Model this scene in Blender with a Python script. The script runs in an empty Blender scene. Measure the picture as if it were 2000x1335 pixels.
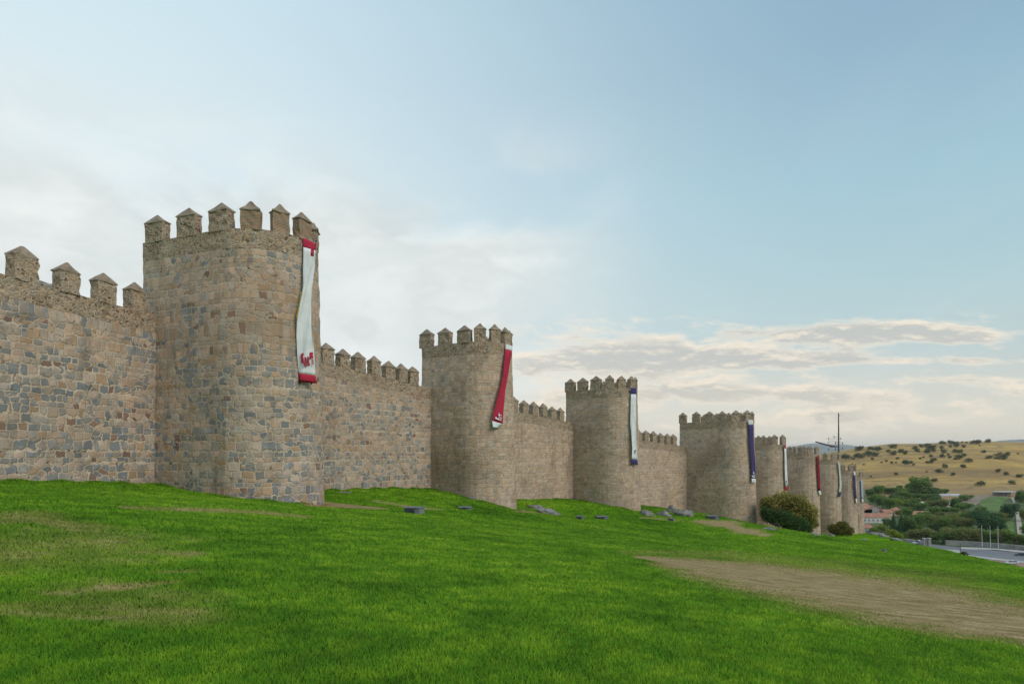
import bpy, bmesh, math, random
import numpy as np
from mathutils import Vector, Matrix, noise
random.seed(7); RNG = np.random.default_rng(7)
scene = bpy.context.scene
R_ = math.radians
EYE = 1.65; F = 1250.0; HY = 885.0        # eye height, focal length in photo pixels, horizon row

# ------------------------------------------------------------------ camera
cam = bpy.data.cameras.new('camera'); camo = bpy.data.objects.new('camera', cam)
scene.collection.objects.link(camo); scene.camera = camo
camo.location = (0, 0, EYE); camo.rotation_euler = (R_(90), 0, 0)
cam.sensor_width = 36; cam.lens = 36*F/2000; cam.shift_y = (HY-667.5)/2000
cam.clip_start = .1; cam.clip_end = 40000
scene.render.resolution_x = 1024; scene.render.resolution_y = 683
scene.view_settings.view_transform = 'Standard'; scene.view_settings.look = 'None'
scene.view_settings.exposure = 0.6; scene.view_settings.gamma = 1

# ------------------------------------------------------------------ node helper
class NT:
    def __init__(s, tree): s.t = tree; s.n = tree.nodes; s.l = tree.links
    def N(s, typ, ins=None, **kw):
        nd = s.n.new(typ)
        for k, v in kw.items(): setattr(nd, k, v)
        for k, v in (ins or {}).items():
            sock = nd.inputs[k]
            if isinstance(v, bpy.types.NodeSocket): s.l.new(v, sock)
            elif isinstance(v, bpy.types.Node): s.l.new(v.outputs[0], sock)
            else: sock.default_value = v
        return nd
    def M(s, op, a, b=0., c=0., clamp=False):
        nd = s.N('ShaderNodeMath', {0: a, 1: b, 2: c}, operation=op); nd.use_clamp = clamp; return nd.outputs[0]
    def V(s, op, a, b=(0, 0, 0)):
        nd = s.N('ShaderNodeVectorMath', {0: a, 1: b}, operation=op); return nd.outputs[0]
    def mix(s, f, a, b, blend='MIX'):
        nd = s.N('ShaderNodeMix', data_type='RGBA', blend_type=blend)
        for i, v in ((0, f), (6, a), (7, b)):
            if isinstance(v, bpy.types.NodeSocket): s.l.new(v, nd.inputs[i])
            elif i == 0: nd.inputs[i].default_value = v
            else: nd.inputs[i].default_value = (*v[:3], 1)
        return nd.outputs[2]
    def fmix(s, f, a, b):
        nd = s.N('ShaderNodeMix', {0: f, 2: a, 3: b}, data_type='FLOAT'); return nd.outputs[0]
    def ss(s, x, a, b, lo=0., hi=1.):
        return s.N('ShaderNodeMapRange', {0: x, 1: a, 2: b, 3: lo, 4: hi}, interpolation_type='SMOOTHSTEP').outputs[0]
    def noise(s, vec, scale, detail=3., rough=.55, dist=0.):
        return s.N('ShaderNodeTexNoise', {'Vector': vec, 'Scale': scale, 'Detail': detail, 'Roughness': rough, 'Distortion': dist})
    def ramp(s, f, stops, interp='LINEAR'):
        nd = s.N('ShaderNodeValToRGB', {0: f}); cr = nd.color_ramp; cr.interpolation = interp
        while len(cr.elements) < len(stops): cr.elements.new(.5)
        for e, (p, c) in zip(cr.elements, stops): e.position = p; e.color = (*c, 1)
        return nd.outputs[0]
def new_mat(name):
    m = bpy.data.materials.new(name); m.use_nodes = True; t = NT(m.node_tree)
    b = m.node_tree.nodes['Principled BSDF']; b.inputs['Roughness'].default_value = .9
    b.inputs['Specular IOR Level'].default_value = .25
    return m, t, b

# ------------------------------------------------------------------ sky and sun
SUN_AZ, SUN_EL = R_(126), R_(40)           # azimuth measured clockwise from the view direction (+Y)
w = bpy.data.worlds.new('World'); scene.world = w; w.use_nodes = True
t = NT(w.node_tree); bg = w.node_tree.nodes['Background']
sky = t.N('ShaderNodeTexSky', sky_type='NISHITA', sun_disc=False, sun_elevation=SUN_EL, sun_rotation=SUN_AZ,
          altitude=1100, air_density=1.0, dust_density=2.2, ozone_density=1.3)
tc = t.N('ShaderNodeTexCoord').outputs['Generated']
d = t.N('ShaderNodeVectorMath', {0: tc}, operation='NORMALIZE').outputs[0]
sp = t.N('ShaderNodeSeparateXYZ', {0: d}); dx, dy, dz = sp.outputs
el = t.M('MAXIMUM', dz, 0.0)
az = t.M('ARCTAN2', dx, dy)
# clear air: milky towards the left, deepening to blue at the upper right
G_ = 1.06/1.516
def cr(*st): return [(p, tuple(q*G_ for q in c)) for p, c in st]
hl = t.M('SQRT', t.M('ADD', t.M('MULTIPLY', dx, dx), t.M('MULTIPLY', dy, dy))); hx = t.M('DIVIDE', dx, t.M('MAXIMUM', hl, .001))
lc = t.ramp(el, cr((0., (.66, .70, .66)), (.2, (.76, .82, .81)), (.35, (.78, .88, .90)), (.55, (.66, .83, .89)), (1., (.32, .52, .66))))
rc_ = t.ramp(el, cr((0., (.64, .61, .52)), (.1, (.57, .62, .58)), (.2, (.47, .63, .64)), (.35, (.36, .57, .65)), (.5, (.28, .45, .57)), (1., (.12, .28, .46))))
base = t.mix(t.ss(hx, -.62, .66), lc, rc_)
nish = t.mix(1., sky.outputs[0], (.1, .1, .1), 'MULTIPLY')
base = t.mix(.12, base, nish)
inv = t.M('DIVIDE', 1., t.M('ADD', el, .16))
cp = t.N('ShaderNodeCombineXYZ', {0: t.M('MULTIPLY', dx, inv), 1: t.M('MULTIPLY', dy, inv), 2: 0.})
# broken cloud low on the left, white lit rims and soft grey bellies
g = t.N('ShaderNodeCombineXYZ', {0: t.M('MULTIPLY', az, 2.3), 1: t.M('MULTIPLY', el, 5.2), 2: 3.3})
gw = t.noise(g.outputs[0], 1.1, 4., .5).outputs['Color']
g2 = t.V('ADD', g.outputs[0], t.N('ShaderNodeVectorMath', {0: t.V('SUBTRACT', gw, (.5, .5, .5)), 'Scale': .5}, operation='SCALE').outputs[0])
gn = t.noise(g2, 1.25, 5., .50, .0).outputs[0]; gf = t.noise(g2, 3.2, 6., .55, .0).outputs[0]
lm = t.M('MULTIPLY', t.ss(el, .50, .30), t.ss(az, .26, -.06))
lm = t.M('MULTIPLY', lm, t.ss(az, -2.2, -1.2))
ccol = t.ramp(t.fmix(.4, gn, gf), cr((.34, (.90, .94, .93)), (.45, (.78, .83, .82)), (.54, (.69, .74, .735)), (.62, (.80, .84, .83)), (.74, (.94, .96, .93))))
col = t.mix(t.M('MULTIPLY', lm, t.ss(gn, .34, .54)), base, ccol)
gm = t.M('MULTIPLY', t.ss(gf, .47, .66), t.M('MULTIPLY', t.ss(el, .42, .30), t.M('MULTIPLY', t.ss(az, -.05, -.2), t.ss(az, -.62, -.42))))
col = t.mix(t.M('MULTIPLY', gm, .4), col, tuple(q*G_ for q in (.54, .61, .63)))
# high faint streaks
st = t.N('ShaderNodeCombineXYZ', {0: t.M('MULTIPLY', dx, inv), 1: t.M('MULTIPLY', t.M('MULTIPLY', dy, inv), .35), 2: 5.})
sm = t.ss(t.noise(st.outputs[0], 1.3, 5., .5, .6).outputs[0], .5, .78)
col = t.mix(t.M('MULTIPLY', sm, .16), col, tuple(q*G_ for q in (.72, .80, .82)))
# low bank of layered cloud on the right, lit warm along the upper rims
fy = t.M('MAXIMUM', dy, .15); ka = t.M('DIVIDE', dx, fy); ke = t.M('DIVIDE', dz, fy); front = t.ss(dy, .15, .4)
def blob(px, py, wa, we):
    p = t.M('DIVIDE', t.M('SUBTRACT', ka, (px-1000)/F), wa/F); q = t.M('DIVIDE', t.M('SUBTRACT', ke, (HY-py)/F), we/F)
    return t.M('POWER', 2.718, t.M('MULTIPLY', t.M('ADD', t.M('MULTIPLY', p, p), t.M('MULTIPLY', q, q)), -1.))
def bank(shift):
    v = t.N('ShaderNodeCombineXYZ', {0: t.M('MULTIPLY', ka, 8.5), 1: t.M('ADD', t.M('MULTIPLY', ke, 30.), shift), 2: 4.7}).outputs[0]
    wv = t.V('SUBTRACT', t.noise(v, .8, 4., .55).outputs['Color'], (.5, .5, .5)); v2 = t.V('ADD', v, t.N('ShaderNodeVectorMath', {0: wv, 'Scale': .9}, operation='SCALE').outputs[0])
    return t.noise(v2, .80, 9., .64, .1).outputs[0]
bn, bnu = bank(0.), bank(.26)
mass = 0.
for px_, py_, wa_, we_, am_ in ((1620, 652, 330, 20, .30), (1260, 700, 250, 34, .30), (1600, 700, 300, 14, .18), (1840, 742, 200, 9, .14), (1450, 770, 380, 18, .12), (1900, 705, 180, 9, .18), (1700, 800, 500, 45, .11), (1150, 760, 200, 60, .08)):
    mass = t.M('ADD', mass, t.M('MULTIPLY', blob(px_, py_, wa_, we_), am_))
bm_ = t.M('ADD', bn, mass)
side = t.M('MULTIPLY', front, t.ss(ka, -.08, .04))
dens = t.M('MULTIPLY', t.ss(bm_, .52, .70), t.M('MULTIPLY', t.ss(ke, .226, .206), side))
low = t.M('MULTIPLY', t.M('MULTIPLY', t.ss(ke, .17, .03), side), .6)
col = t.mix(low, col, tuple(q*G_ for q in (.82, .75, .62)))
rim = t.M('ADD', t.M('MULTIPLY', t.ss(t.M('SUBTRACT', bn, bnu), -.01, .13), .8), t.ss(bm_, .72, .58), clamp=True)
bcol = t.mix(rim, t.mix(t.ss(ke, .16, .05), tuple(q*G_ for q in (.55, .55, .52)), tuple(q*G_ for q in (.63, .60, .52))), tuple(q*G_ for q in (.95, .83, .67)))
col = t.mix(t.M('MULTIPLY', dens, .85), col, bcol)
below = t.ss(dz, -.02, -.12)
col = t.mix(below, col, (.30, .28, .20))
t.l.new(col, bg.inputs[0]); bg.inputs[1].default_value = 1.0

sd = bpy.data.lights.new('sun', 'SUN'); so = bpy.data.objects.new('sun', sd); scene.collection.objects.link(so)
sd.energy = 1.3; sd.angle = R_(32); sd.color = (1., .90, .78)
dirv = Vector((math.sin(SUN_AZ)*math.cos(SUN_EL), math.cos(SUN_AZ)*math.cos(SUN_EL), math.sin(SUN_EL)))
so.rotation_euler = dirv.to_track_quat('Z', 'Y').to_euler(); so.location = (30, -20, 60)

# ------------------------------------------------------------------ object helpers
COL = scene.collection
def link(o, parent=None): COL.objects.link(o); o.parent = parent; return o
def tag(o, label=None, cat=None, group=None, kind=None):
    for k, v in (('label', label), ('category', cat), ('group', group), ('kind', kind)):
        if v: o[k] = v
    return o
def thing(name, label, cat, loc=(0, 0, 0), rz=0., group=None):
    o = bpy.data.objects.new(name, None); o.location = loc; o.rotation_euler.z = rz; o.empty_display_size = .3
    link(o); return tag(o, label, cat, group)
def mesh_obj(name, verts, faces, mat, parent=None, uvs=None, smooth=False, mats=None, fmat=None):
    me = bpy.data.meshes.new(name); me.from_pydata([tuple(v) for v in verts], [], faces)
    for m in (mats or [mat]): me.materials.append(m)
    if fmat is not None: me.polygons.foreach_set('material_index', fmat)
    if uvs is not None:
        uv = me.uv_layers.new(name='UVMap'); flat = []
        for fu in uvs:
            for c in fu: flat += [c[0], c[1]]
        uv.data.foreach_set('uv', flat)
    if smooth: me.polygons.foreach_set('use_smooth', [True]*len(me.polygons))
    me.update(); o = bpy.data.objects.new(name, me); return link(o, parent)
class MB:
    """collects simple shapes into one mesh"""
    def __init__(s): s.v = []; s.f = []
    def box(s, c, size, rz=0., taper=1.):
        cx, cy, cz = c; sx, sy, sz = [q/2 for q in size]; b = len(s.v); cr, sr = math.cos(rz), math.sin(rz)
        for z, k in ((-sz, 1.), (sz, taper)):
            for x, y in ((-sx, -sy), (sx, -sy), (sx, sy), (-sx, sy)):
                x *= k; y *= k; s.v.append((cx+x*cr-y*sr, cy+x*sr+y*cr, cz+z))
        s.f += [tuple(b+i for i in q) for q in ((3, 2, 1, 0), (4, 5, 6, 7), (0, 1, 5, 4), (1, 2, 6, 5), (2, 3, 7, 6), (3, 0, 4, 7))]; return s
    def tube(s, p0, p1, r0, r1=None, n=8, cap=True):
        r1 = r0 if r1 is None else r1; p0 = Vector(p0); p1 = Vector(p1); a = (p1-p0).normalized()
        u = a.orthogonal().normalized(); w_ = a.cross(u); b = len(s.v)
        for p, r in ((p0, r0), (p1, r1)):
            for i in range(n):
                q = p + (u*math.cos(2*math.pi*i/n) + w_*math.sin(2*math.pi*i/n))*r; s.v.append(tuple(q))
        for i in range(n): j = (i+1) % n; s.f.append((b+i, b+j, b+n+j, b+n+i))
        if cap: s.f.append(tuple(b+n-1-i for i in range(n))); s.f.append(tuple(b+n+i for i in range(n)))
        return s
    def poly(s, pts, faces):
        b = len(s.v); s.v += [tuple(p) for p in pts]; s.f += [tuple(b+i for i in q) for q in faces]; return s
    def build(s, name, mat, parent=None, smooth=False, bevel=0.):
        o = mesh_obj(name, s.v, s.f, mat, parent, smooth=smooth)
        if bevel:
            m = o.modifiers.new('bevel', 'BEVEL'); m.width = bevel; m.segments = 2; m.limit_method = 'ANGLE'
        return o

# ------------------------------------------------------------------ terrain height
def P(px, py, Y): return ((px-1000)*Y/F, Y, EYE-(py-HY)*Y/F)
CP = [(0, 0, 0)] + [P(*a) for a in [
    (0, 1335, 4.5), (1000, 1335, 4.65), (2000, 1335, 6.6),
    (0, 938, 30.4), (150, 941, 34), (298, 944, 38.9), (450, 972, 37.4), (560, 981, 37.0), (634, 985, 40.5),
    (634, 955, 52), (735, 953, 56.5), (838, 955, 61.9), (900, 966, 61), (960, 984, 60), (1010, 995, 63.5),
    (1015, 977, 73), (1118, 975, 83.8), (1180, 985, 81), (1253, 999, 84),
    (1262, 990, 92), (1340, 1001, 103.8), (1400, 1008, 100), (1480, 1031, 103),
    (1540, 1040, 124), (1604, 1042, 142), (1646, 1043, 162), (1676, 1042, 182), (1692, 1041, 203),
    (1766, 1059, 105), (1822, 1071, 84), (1892, 1089, 66), (2000, 1113, 50), (2200, 1135, 44)]]
CP += [(-30, 6, 1.6), (-25, 20, 1.2), (0, -12, .9), (-30, -12, 2.4), (22, -12, -.9), (-36, 50, -.5), (-30, 70, -2.5), (-18, 100, -7), (5, 130, -12), (40, 160, -18), (70, 200, -22)]
CP = np.array(CP, float)
def plane(x, y): return -.0763*x-.056*y
def tps(r2): return np.where(r2 > 1e-9, .5*r2*np.log(np.maximum(r2, 1e-9)), 0.)
_n = len(CP); _x, _y = CP[:, 0]/50, CP[:, 1]/50
_K = tps((_x[:, None]-_x)**2+(_y[:, None]-_y)**2)+np.eye(_n)*2e-4
_Pm = np.c_[np.ones(_n), _x, _y]
_A = np.block([[_K, _Pm], [_Pm.T, np.zeros((3, 3))]])
_W = np.linalg.solve(_A, np.r_[CP[:, 2], 0, 0, 0])
def lawn_h(x, y):
    x = np.asarray(x, float); y = np.asarray(y, float); X = x/50; Y = y/50
    z = _W[_n]+_W[_n+1]*X+_W[_n+2]*Y
    for i in range(_n): z = z+_W[i]*tps((X-_x[i])**2+(Y-_y[i])**2)
    # gentle mounds of a mown slope
    r = np.hypot(x, y); am = np.clip((r-3)/12, 0, 1)
    z = z+am*(.03*np.sin(x*.55+1.3*np.sin(y*.21))*np.cos(y*.37+.6)+.02*np.sin(x*1.1+y*.7+2)*np.sin(y*.9-x*.3))
    return z
CR_PX = np.array([-9000, 1560, 1640, 1695, 1766, 1822, 1892, 2000, 2200, 3000, 9000.])
CR_Y = np.array([420, 420, 330, 222, 108, 87, 68, 52, 46, 40, 36.])
def sstep(x, a, b): q = np.clip((x-a)/(b-a), 0, 1); return q*q*(3-2*q)
def hill_top(px):   # row of the hill's skyline in photo pixels by azimuth
    return np.interp(px, [-2000, 0, 900, 1500, 1600, 1640, 1690, 1740, 1800, 1860, 1900, 1960, 2000, 2100, 2500, 4000],
                     [905, 905, 900, 893, 887, 880, 872, 866, 866, 862.5, 860.5, 862, 863, 864, 870, 890])
VF = -44.0
def far_h(x, y):
    Yp = np.maximum(y, 1.); px = 1000+F*x/Yp; px = np.clip(px, -3000, 5000); r = np.hypot(x, y)
    D1, D2 = 590., 1500.
    zt = EYE-(hill_top(px)-HY)*D2/F
    q = np.clip((Yp-D1)/(D2-D1), 0, 1)
    prof = .35*q+.65*np.sin(q*np.pi/2)**1.15
    z = VF+(zt-VF)*prof
    und = 2.2*np.sin(x/71+.8*np.sin(y/130))*np.sin(y/93+1)+1.2*np.sin(x/31+y/47)*np.cos(y/41-.5)
    z = z+und*sstep(Yp, 620, 800)*(1-sstep(Yp, 1350, 1500))*.8
    z = np.where(Yp > D2, zt-(Yp-D2)*.03, z)
    z = np.maximum(z, -70)
    return z
def mtn(x, y):
    Yp = np.maximum(y, 1.); px = 1000+F*x/Yp
    top = np.interp(px, [0, 1300, 1500, 1540, 1575, 1590, 1620, 1650, 1690, 1720, 1800, 1900, 1950, 2000, 2100, 3000], [882, 880, 876, 873, 866, 864.5, 866, 867.5, 873, 877, 878, 868, 860, 856, 858, 876])
    D = 14000.; q = np.clip(1-np.abs(Yp-D)/4200, 0, 1)
    return np.where(q > 0, -60+(60+EYE-(top-HY)*D/F)*q**.8, -60)
def terrain_h(x, y):
    x = np.asarray(x, float); y = np.asarray(y, float)
    Yp = np.maximum(y, 1.); px = np.where(y > 1, 1000+F*x/Yp, np.where(x > 0, 9000, -9000))
    yc = np.interp(px, CR_PX, CR_Y)
    rr = np.hypot(x, y); rc = yc*np.sqrt(1+((np.clip(px, -9000, 9000)-1000)/F)**2); rc = np.minimum(rc, 450.)
    rc = np.where(y > 1, rc, np.where(x > 0, 60, 300))
    k = np.minimum(1., rc/np.maximum(rr, 1e-6))
    zl = lawn_h(x*k, y*k)
    over = np.maximum(rr-rc, 0)
    slope = np.clip((EYE-zl)/np.maximum(rc, 1)+.035, .12, .5)
    ease = over-1.2*(1-np.exp(-over/1.2))
    zz = zl-ease*slope
    zf = far_h(x, y)
    z = np.where(over > 0, np.maximum(zz, zf), zl)
    z = np.where(rr > 2600, np.maximum(far_h(x, y), mtn(x, y)), z)
    return z
def th(x, y): return float(terrain_h(np.array([x]), np.array([y]))[0])
def hit(px, py, Y0=3., Y1=4000.):
    ys = np.geomspace(Y0, Y1, 1500); xs = (px-1000)*ys/F; zr = EYE-(py-HY)*ys/F
    g = np.where(terrain_h(xs, ys) >= zr)[0]
    if len(g) == 0: return Vector((xs[-1], ys[-1], th(xs[-1], ys[-1])))
    i = max(g[0], 1); lo, hi = ys[i-1], ys[i]
    for _ in range(24):
        m = (lo+hi)/2
        if th((px-1000)*m/F, m) >= EYE-(py-HY)*m/F: hi = m
        else: lo = m
    x = (px-1000)*hi/F; return Vector((x, hi, th(x, hi)))

# worn and dry patches of the lawn: chains of (px, py, half height), strength
DRY = [([(1255, 1088, 3), (1340, 1101, 10), (1450, 1117, 19), (1550, 1134, 24), (1650, 1151, 27), (1750, 1172, 30), (1850, 1196, 30), (1950, 1220, 26), (2080, 1250, 24)], 1.0),
       ([(1230, 1078, 5), (1400, 1083, 10), (1600, 1105, 16), (1800, 1135, 22), (2000, 1185, 22), (2100, 1200, 22)], .32),
       ([(-40, 1085, 34), (90, 1075, 40), (190, 1055, 22)], .36), ([(-40, 1015, 12), (60, 1010, 12), (150, 1032, 12)], .45),
       ([(110, 1160, 6), (210, 1150, 8), (330, 1138, 4)], .55), ([(20, 1192, 14), (200, 1192, 22), (320, 1205, 22), (390, 1195, 6)], .42),
       ([(250, 991, 3), (400, 996, 5), (500, 1000, 4), (590, 1009, 3)], .55), ([(290, 1078, 5), (370, 1082, 6)], .5), ([(320, 1118, 4), (370, 1116, 4)], .45),
       ([(625, 984, 5), (680, 988, 3.5), (750, 993, 1.5)], 1.0), ([(735, 978, 1.5), (800, 990, 2.5), (860, 995, 1.2)], .8), ([(1015, 998, 2), (1070, 1001, 1.5)], .6),
       ([(1370, 1018, 3), (1410, 1022, 6), (1460, 1037, 5), (1490, 1044, 3)], .9), ([(1260, 1010, 2), (1320, 1016, 2)], .5),
       ([(380, 1052, 8), (260, 1050, 8)], .2), ([(200, 1160, 26), (330, 1170, 20)], .3)]
def dry_at(x, y, z):
    Y = np.maximum(y, .5); px = 1000+F*x/Y; py = HY+(EYE-z)*F/Y; out = np.zeros_like(px)
    for pts, st in DRY:
        best = np.zeros_like(px)
        for (x0, y0, h0), (x1, y1, h1) in zip(pts[:-1], pts[1:]):
            q = np.clip((px-x0)/(x1-x0 if x1 != x0 else 1), 0, 1) if x1 > x0 else np.clip((px-x0)/(x1-x0), 0, 1)
            yy = y0+(y1-y0)*q; hh = h0+(h1-h0)*q; ex = np.where((px-x0)*(px-x1) > 0, np.minimum(np.abs(px-x0), np.abs(px-x1))/6, 0)
            dd = np.sqrt((py-yy)**2+ex**2)/hh
            best = np.maximum(best, 1-sstep(dd, .35, 1.75))
        out = np.maximum(out, best*st)
    return np.where(y > 1, out, 0)

# ------------------------------------------------------------------ lawn colour (shared by soil sheet and blades)
def lawn_nodes(t, blades):
    pos = t.N('ShaderNodeNewGeometry').outputs['Position']
    sp = t.N('ShaderNodeSeparateXYZ', {0: pos}); flat = t.N('ShaderNodeCombineXYZ', {0: sp.outputs[0], 1: sp.outputs[1], 2: 0.}).outputs[0]
    a = t.N('ShaderNodeAttribute', attribute_name='dry').outputs['Fac']
    n_big = t.noise(flat, .11, 4., .55, .4).outputs[0]; n_mid = t.noise(flat, .8, 5., .6, .3).outputs[0]; n_fine = t.noise(flat, 9., 4., .65).outputs[0]
    n_w = t.noise(t.N('ShaderNodeMapping', {'Vector': flat, 'Rotation': (0, 0, .35), 'Scale': (1.2, 3.6, 1)}).outputs[0], 1., 6., .68, .3).outputs[0]
    g = t.ramp(t.fmix(.5, n_big, n_mid), [(.36, (.045, .130, .008)), (.45, (.082, .215, .012)), (.53, (.135, .30, .016)), (.62, (.23, .40, .028))])
    g = t.mix(t.ss(n_fine, .4, .7), g, t.mix(.35, g, (.04, .11, .010)))
    n_c = t.noise(flat, 2.4, 5., .7, .2).outputs[0]; sh = t.ss(n_c, .34, .66, .80, 1.20)
    g = t.mix(1., g, t.N('ShaderNodeCombineColor', {0: t.M('MULTIPLY', sh, sh), 1: sh, 2: sh}).outputs[0], 'MULTIPLY')
    if not blades: g = t.mix(1., g, (.92, .90, .75), 'MULTIPLY')
    # yellowing clover and thin places
    yl = t.M('MULTIPLY', t.ss(n_w, .55, .75), t.ss(n_mid, .5, .65)); g = t.mix(t.M('MULTIPLY', yl, .45), g, (.20, .24, .035))
    straw = t.ramp(t.fmix(.25, n_w, n_fine), [(.36, (.19, .12, .07)), (.5, (.33, .225, .135)), (.62, (.48, .35, .22))])
    f = t.ss(t.M('ADD', a, t.M('MULTIPLY', t.M('SUBTRACT', t.fmix(.5, n_w, n_mid), .5), 2.2)), .15, .95)
    g = t.mix(t.M('MULTIPLY', t.ss(a, .02, .5), .55), g, (.20, .235, .05))
    f = t.M('MULTIPLY', f, t.ss(a, .0, .12))
    return t.mix(t.M('MULTIPLY', f, .82 if not blades else .8), g, straw), n_fine, n_w
m_lawn, t, b = new_mat('mown_grass_base'); c, nf, nw = lawn_nodes(t, False)
t.l.new(c, b.inputs['Base Color']); b.inputs['Specular IOR Level'].default_value = 0.; b.inputs['Roughness'].default_value = 1.
bp = t.N('ShaderNodeBump', {'Height': t.fmix(.5, nf, nw), 'Strength': .9, 'Distance': .12}); t.l.new(bp.outputs[0], b.inputs['Normal'])
m_blade, t, b = new_mat('grass_blades'); c, nf, nw = lawn_nodes(t, True)
rnd = t.N('ShaderNodeAttribute', attribute_name='tint').outputs['Fac']
c = t.mix(1., c, (1.75, 1.68, 1.5), 'MULTIPLY'); dr_ = t.M('SUBTRACT', 1., t.N('ShaderNodeAttribute', attribute_name='dry').outputs['Fac']); c = t.mix(t.M('MULTIPLY', t.ss(rnd, .6, 1.), t.M('MULTIPLY', dr_, .35)), c, (.22, .34, .05)); c = t.mix(t.M('MULTIPLY', t.ss(rnd, .3, 0.), .35), c, (.045, .12, .010))
t.l.new(c, b.inputs['Base Color']); b.inputs['Roughness'].default_value = .6; b.inputs['Specular IOR Level'].default_value = .1
nrm = t.N('ShaderNodeVectorMath', {0: t.V('ADD', t.N('ShaderNodeVectorMath', {0: t.N('ShaderNodeNewGeometry').outputs['Normal'], 'Scale': .35}, operation='SCALE').outputs[0], (0, 0, 1))}, operation='NORMALIZE').outputs[0]
t.l.new(nrm, b.inputs['Normal'])
tr = t.N('ShaderNodeBsdfTranslucent', {'Color': t.mix(.3, c, (.25, .35, .03))}); mx = t.N('ShaderNodeMixShader', {0: .3, 1: b.outputs[0], 2: tr.outputs[0]})
t.l.new(mx.outputs[0], m_blade.node_tree.nodes['Material Output'].inputs[0])

m_hill, t, b = new_mat('dry_hillside')
pos = t.N('ShaderNodeNewGeometry').outputs['Position']
h1 = t.noise(pos, .008, 6., .6, .5).outputs[0]; h2 = t.noise(pos, .045, 6., .65, .3).outputs[0]
strx = t.N('ShaderNodeMapping', {'Vector': pos, 'Scale': (.006, .035, .06)}); h3 = t.noise(strx.outputs[0], 1., 5., .6, .8).outputs[0]
c = t.ramp(t.fmix(.45, h1, h3), [(.36, (.19, .12, .050)), (.46, (.30, .185, .062)), (.54, (.43, .27, .072)), (.64, (.53, .34, .085))])
c = t.mix(t.ss(h2, .52, .68), c, (.16, .125, .075)); c = t.mix(t.M('MULTIPLY', t.ss(h2, .45, .33), .4), c, (.21, .20, .09))
hy = t.N('ShaderNodeSeparateXYZ', {0: pos}).outputs[1]; c = t.mix(t.M('MULTIPLY', t.ss(t.M('ADD', hy, t.M('MULTIPLY', h2, 260.)), 900., 780.), .55), c, (.20, .14, .095))
h4 = t.noise(pos, .16, 5., .7).outputs[0]; c = t.mix(t.M('MULTIPLY', t.ss(h4, .55, .70), .5), c, (.14, .11, .07))
t.l.new(c, b.inputs['Base Color'])
m_valley, t, b = new_mat('valley_ground')
pos = t.N('ShaderNodeNewGeometry').outputs['Position']; h1 = t.noise(pos, .03, 6., .6, .4).outputs[0]
c = t.ramp(h1, [(.35, (.045, .072, .024)), (.5, (.075, .105, .034)), (.62, (.12, .13, .05)), (.74, (.18, .15, .08))])
t.l.new(c, b.inputs['Base Color'])
m_mtn, t, b = new_mat('mountain_slope'); pos = t.N('ShaderNodeNewGeometry').outputs['Position']
t.l.new(t.ramp(t.noise(pos, .0012, 6.).outputs[0], [(.35, (.10, .12, .10)), (.65, (.20, .19, .15))]), b.inputs['Base Color'])

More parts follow.
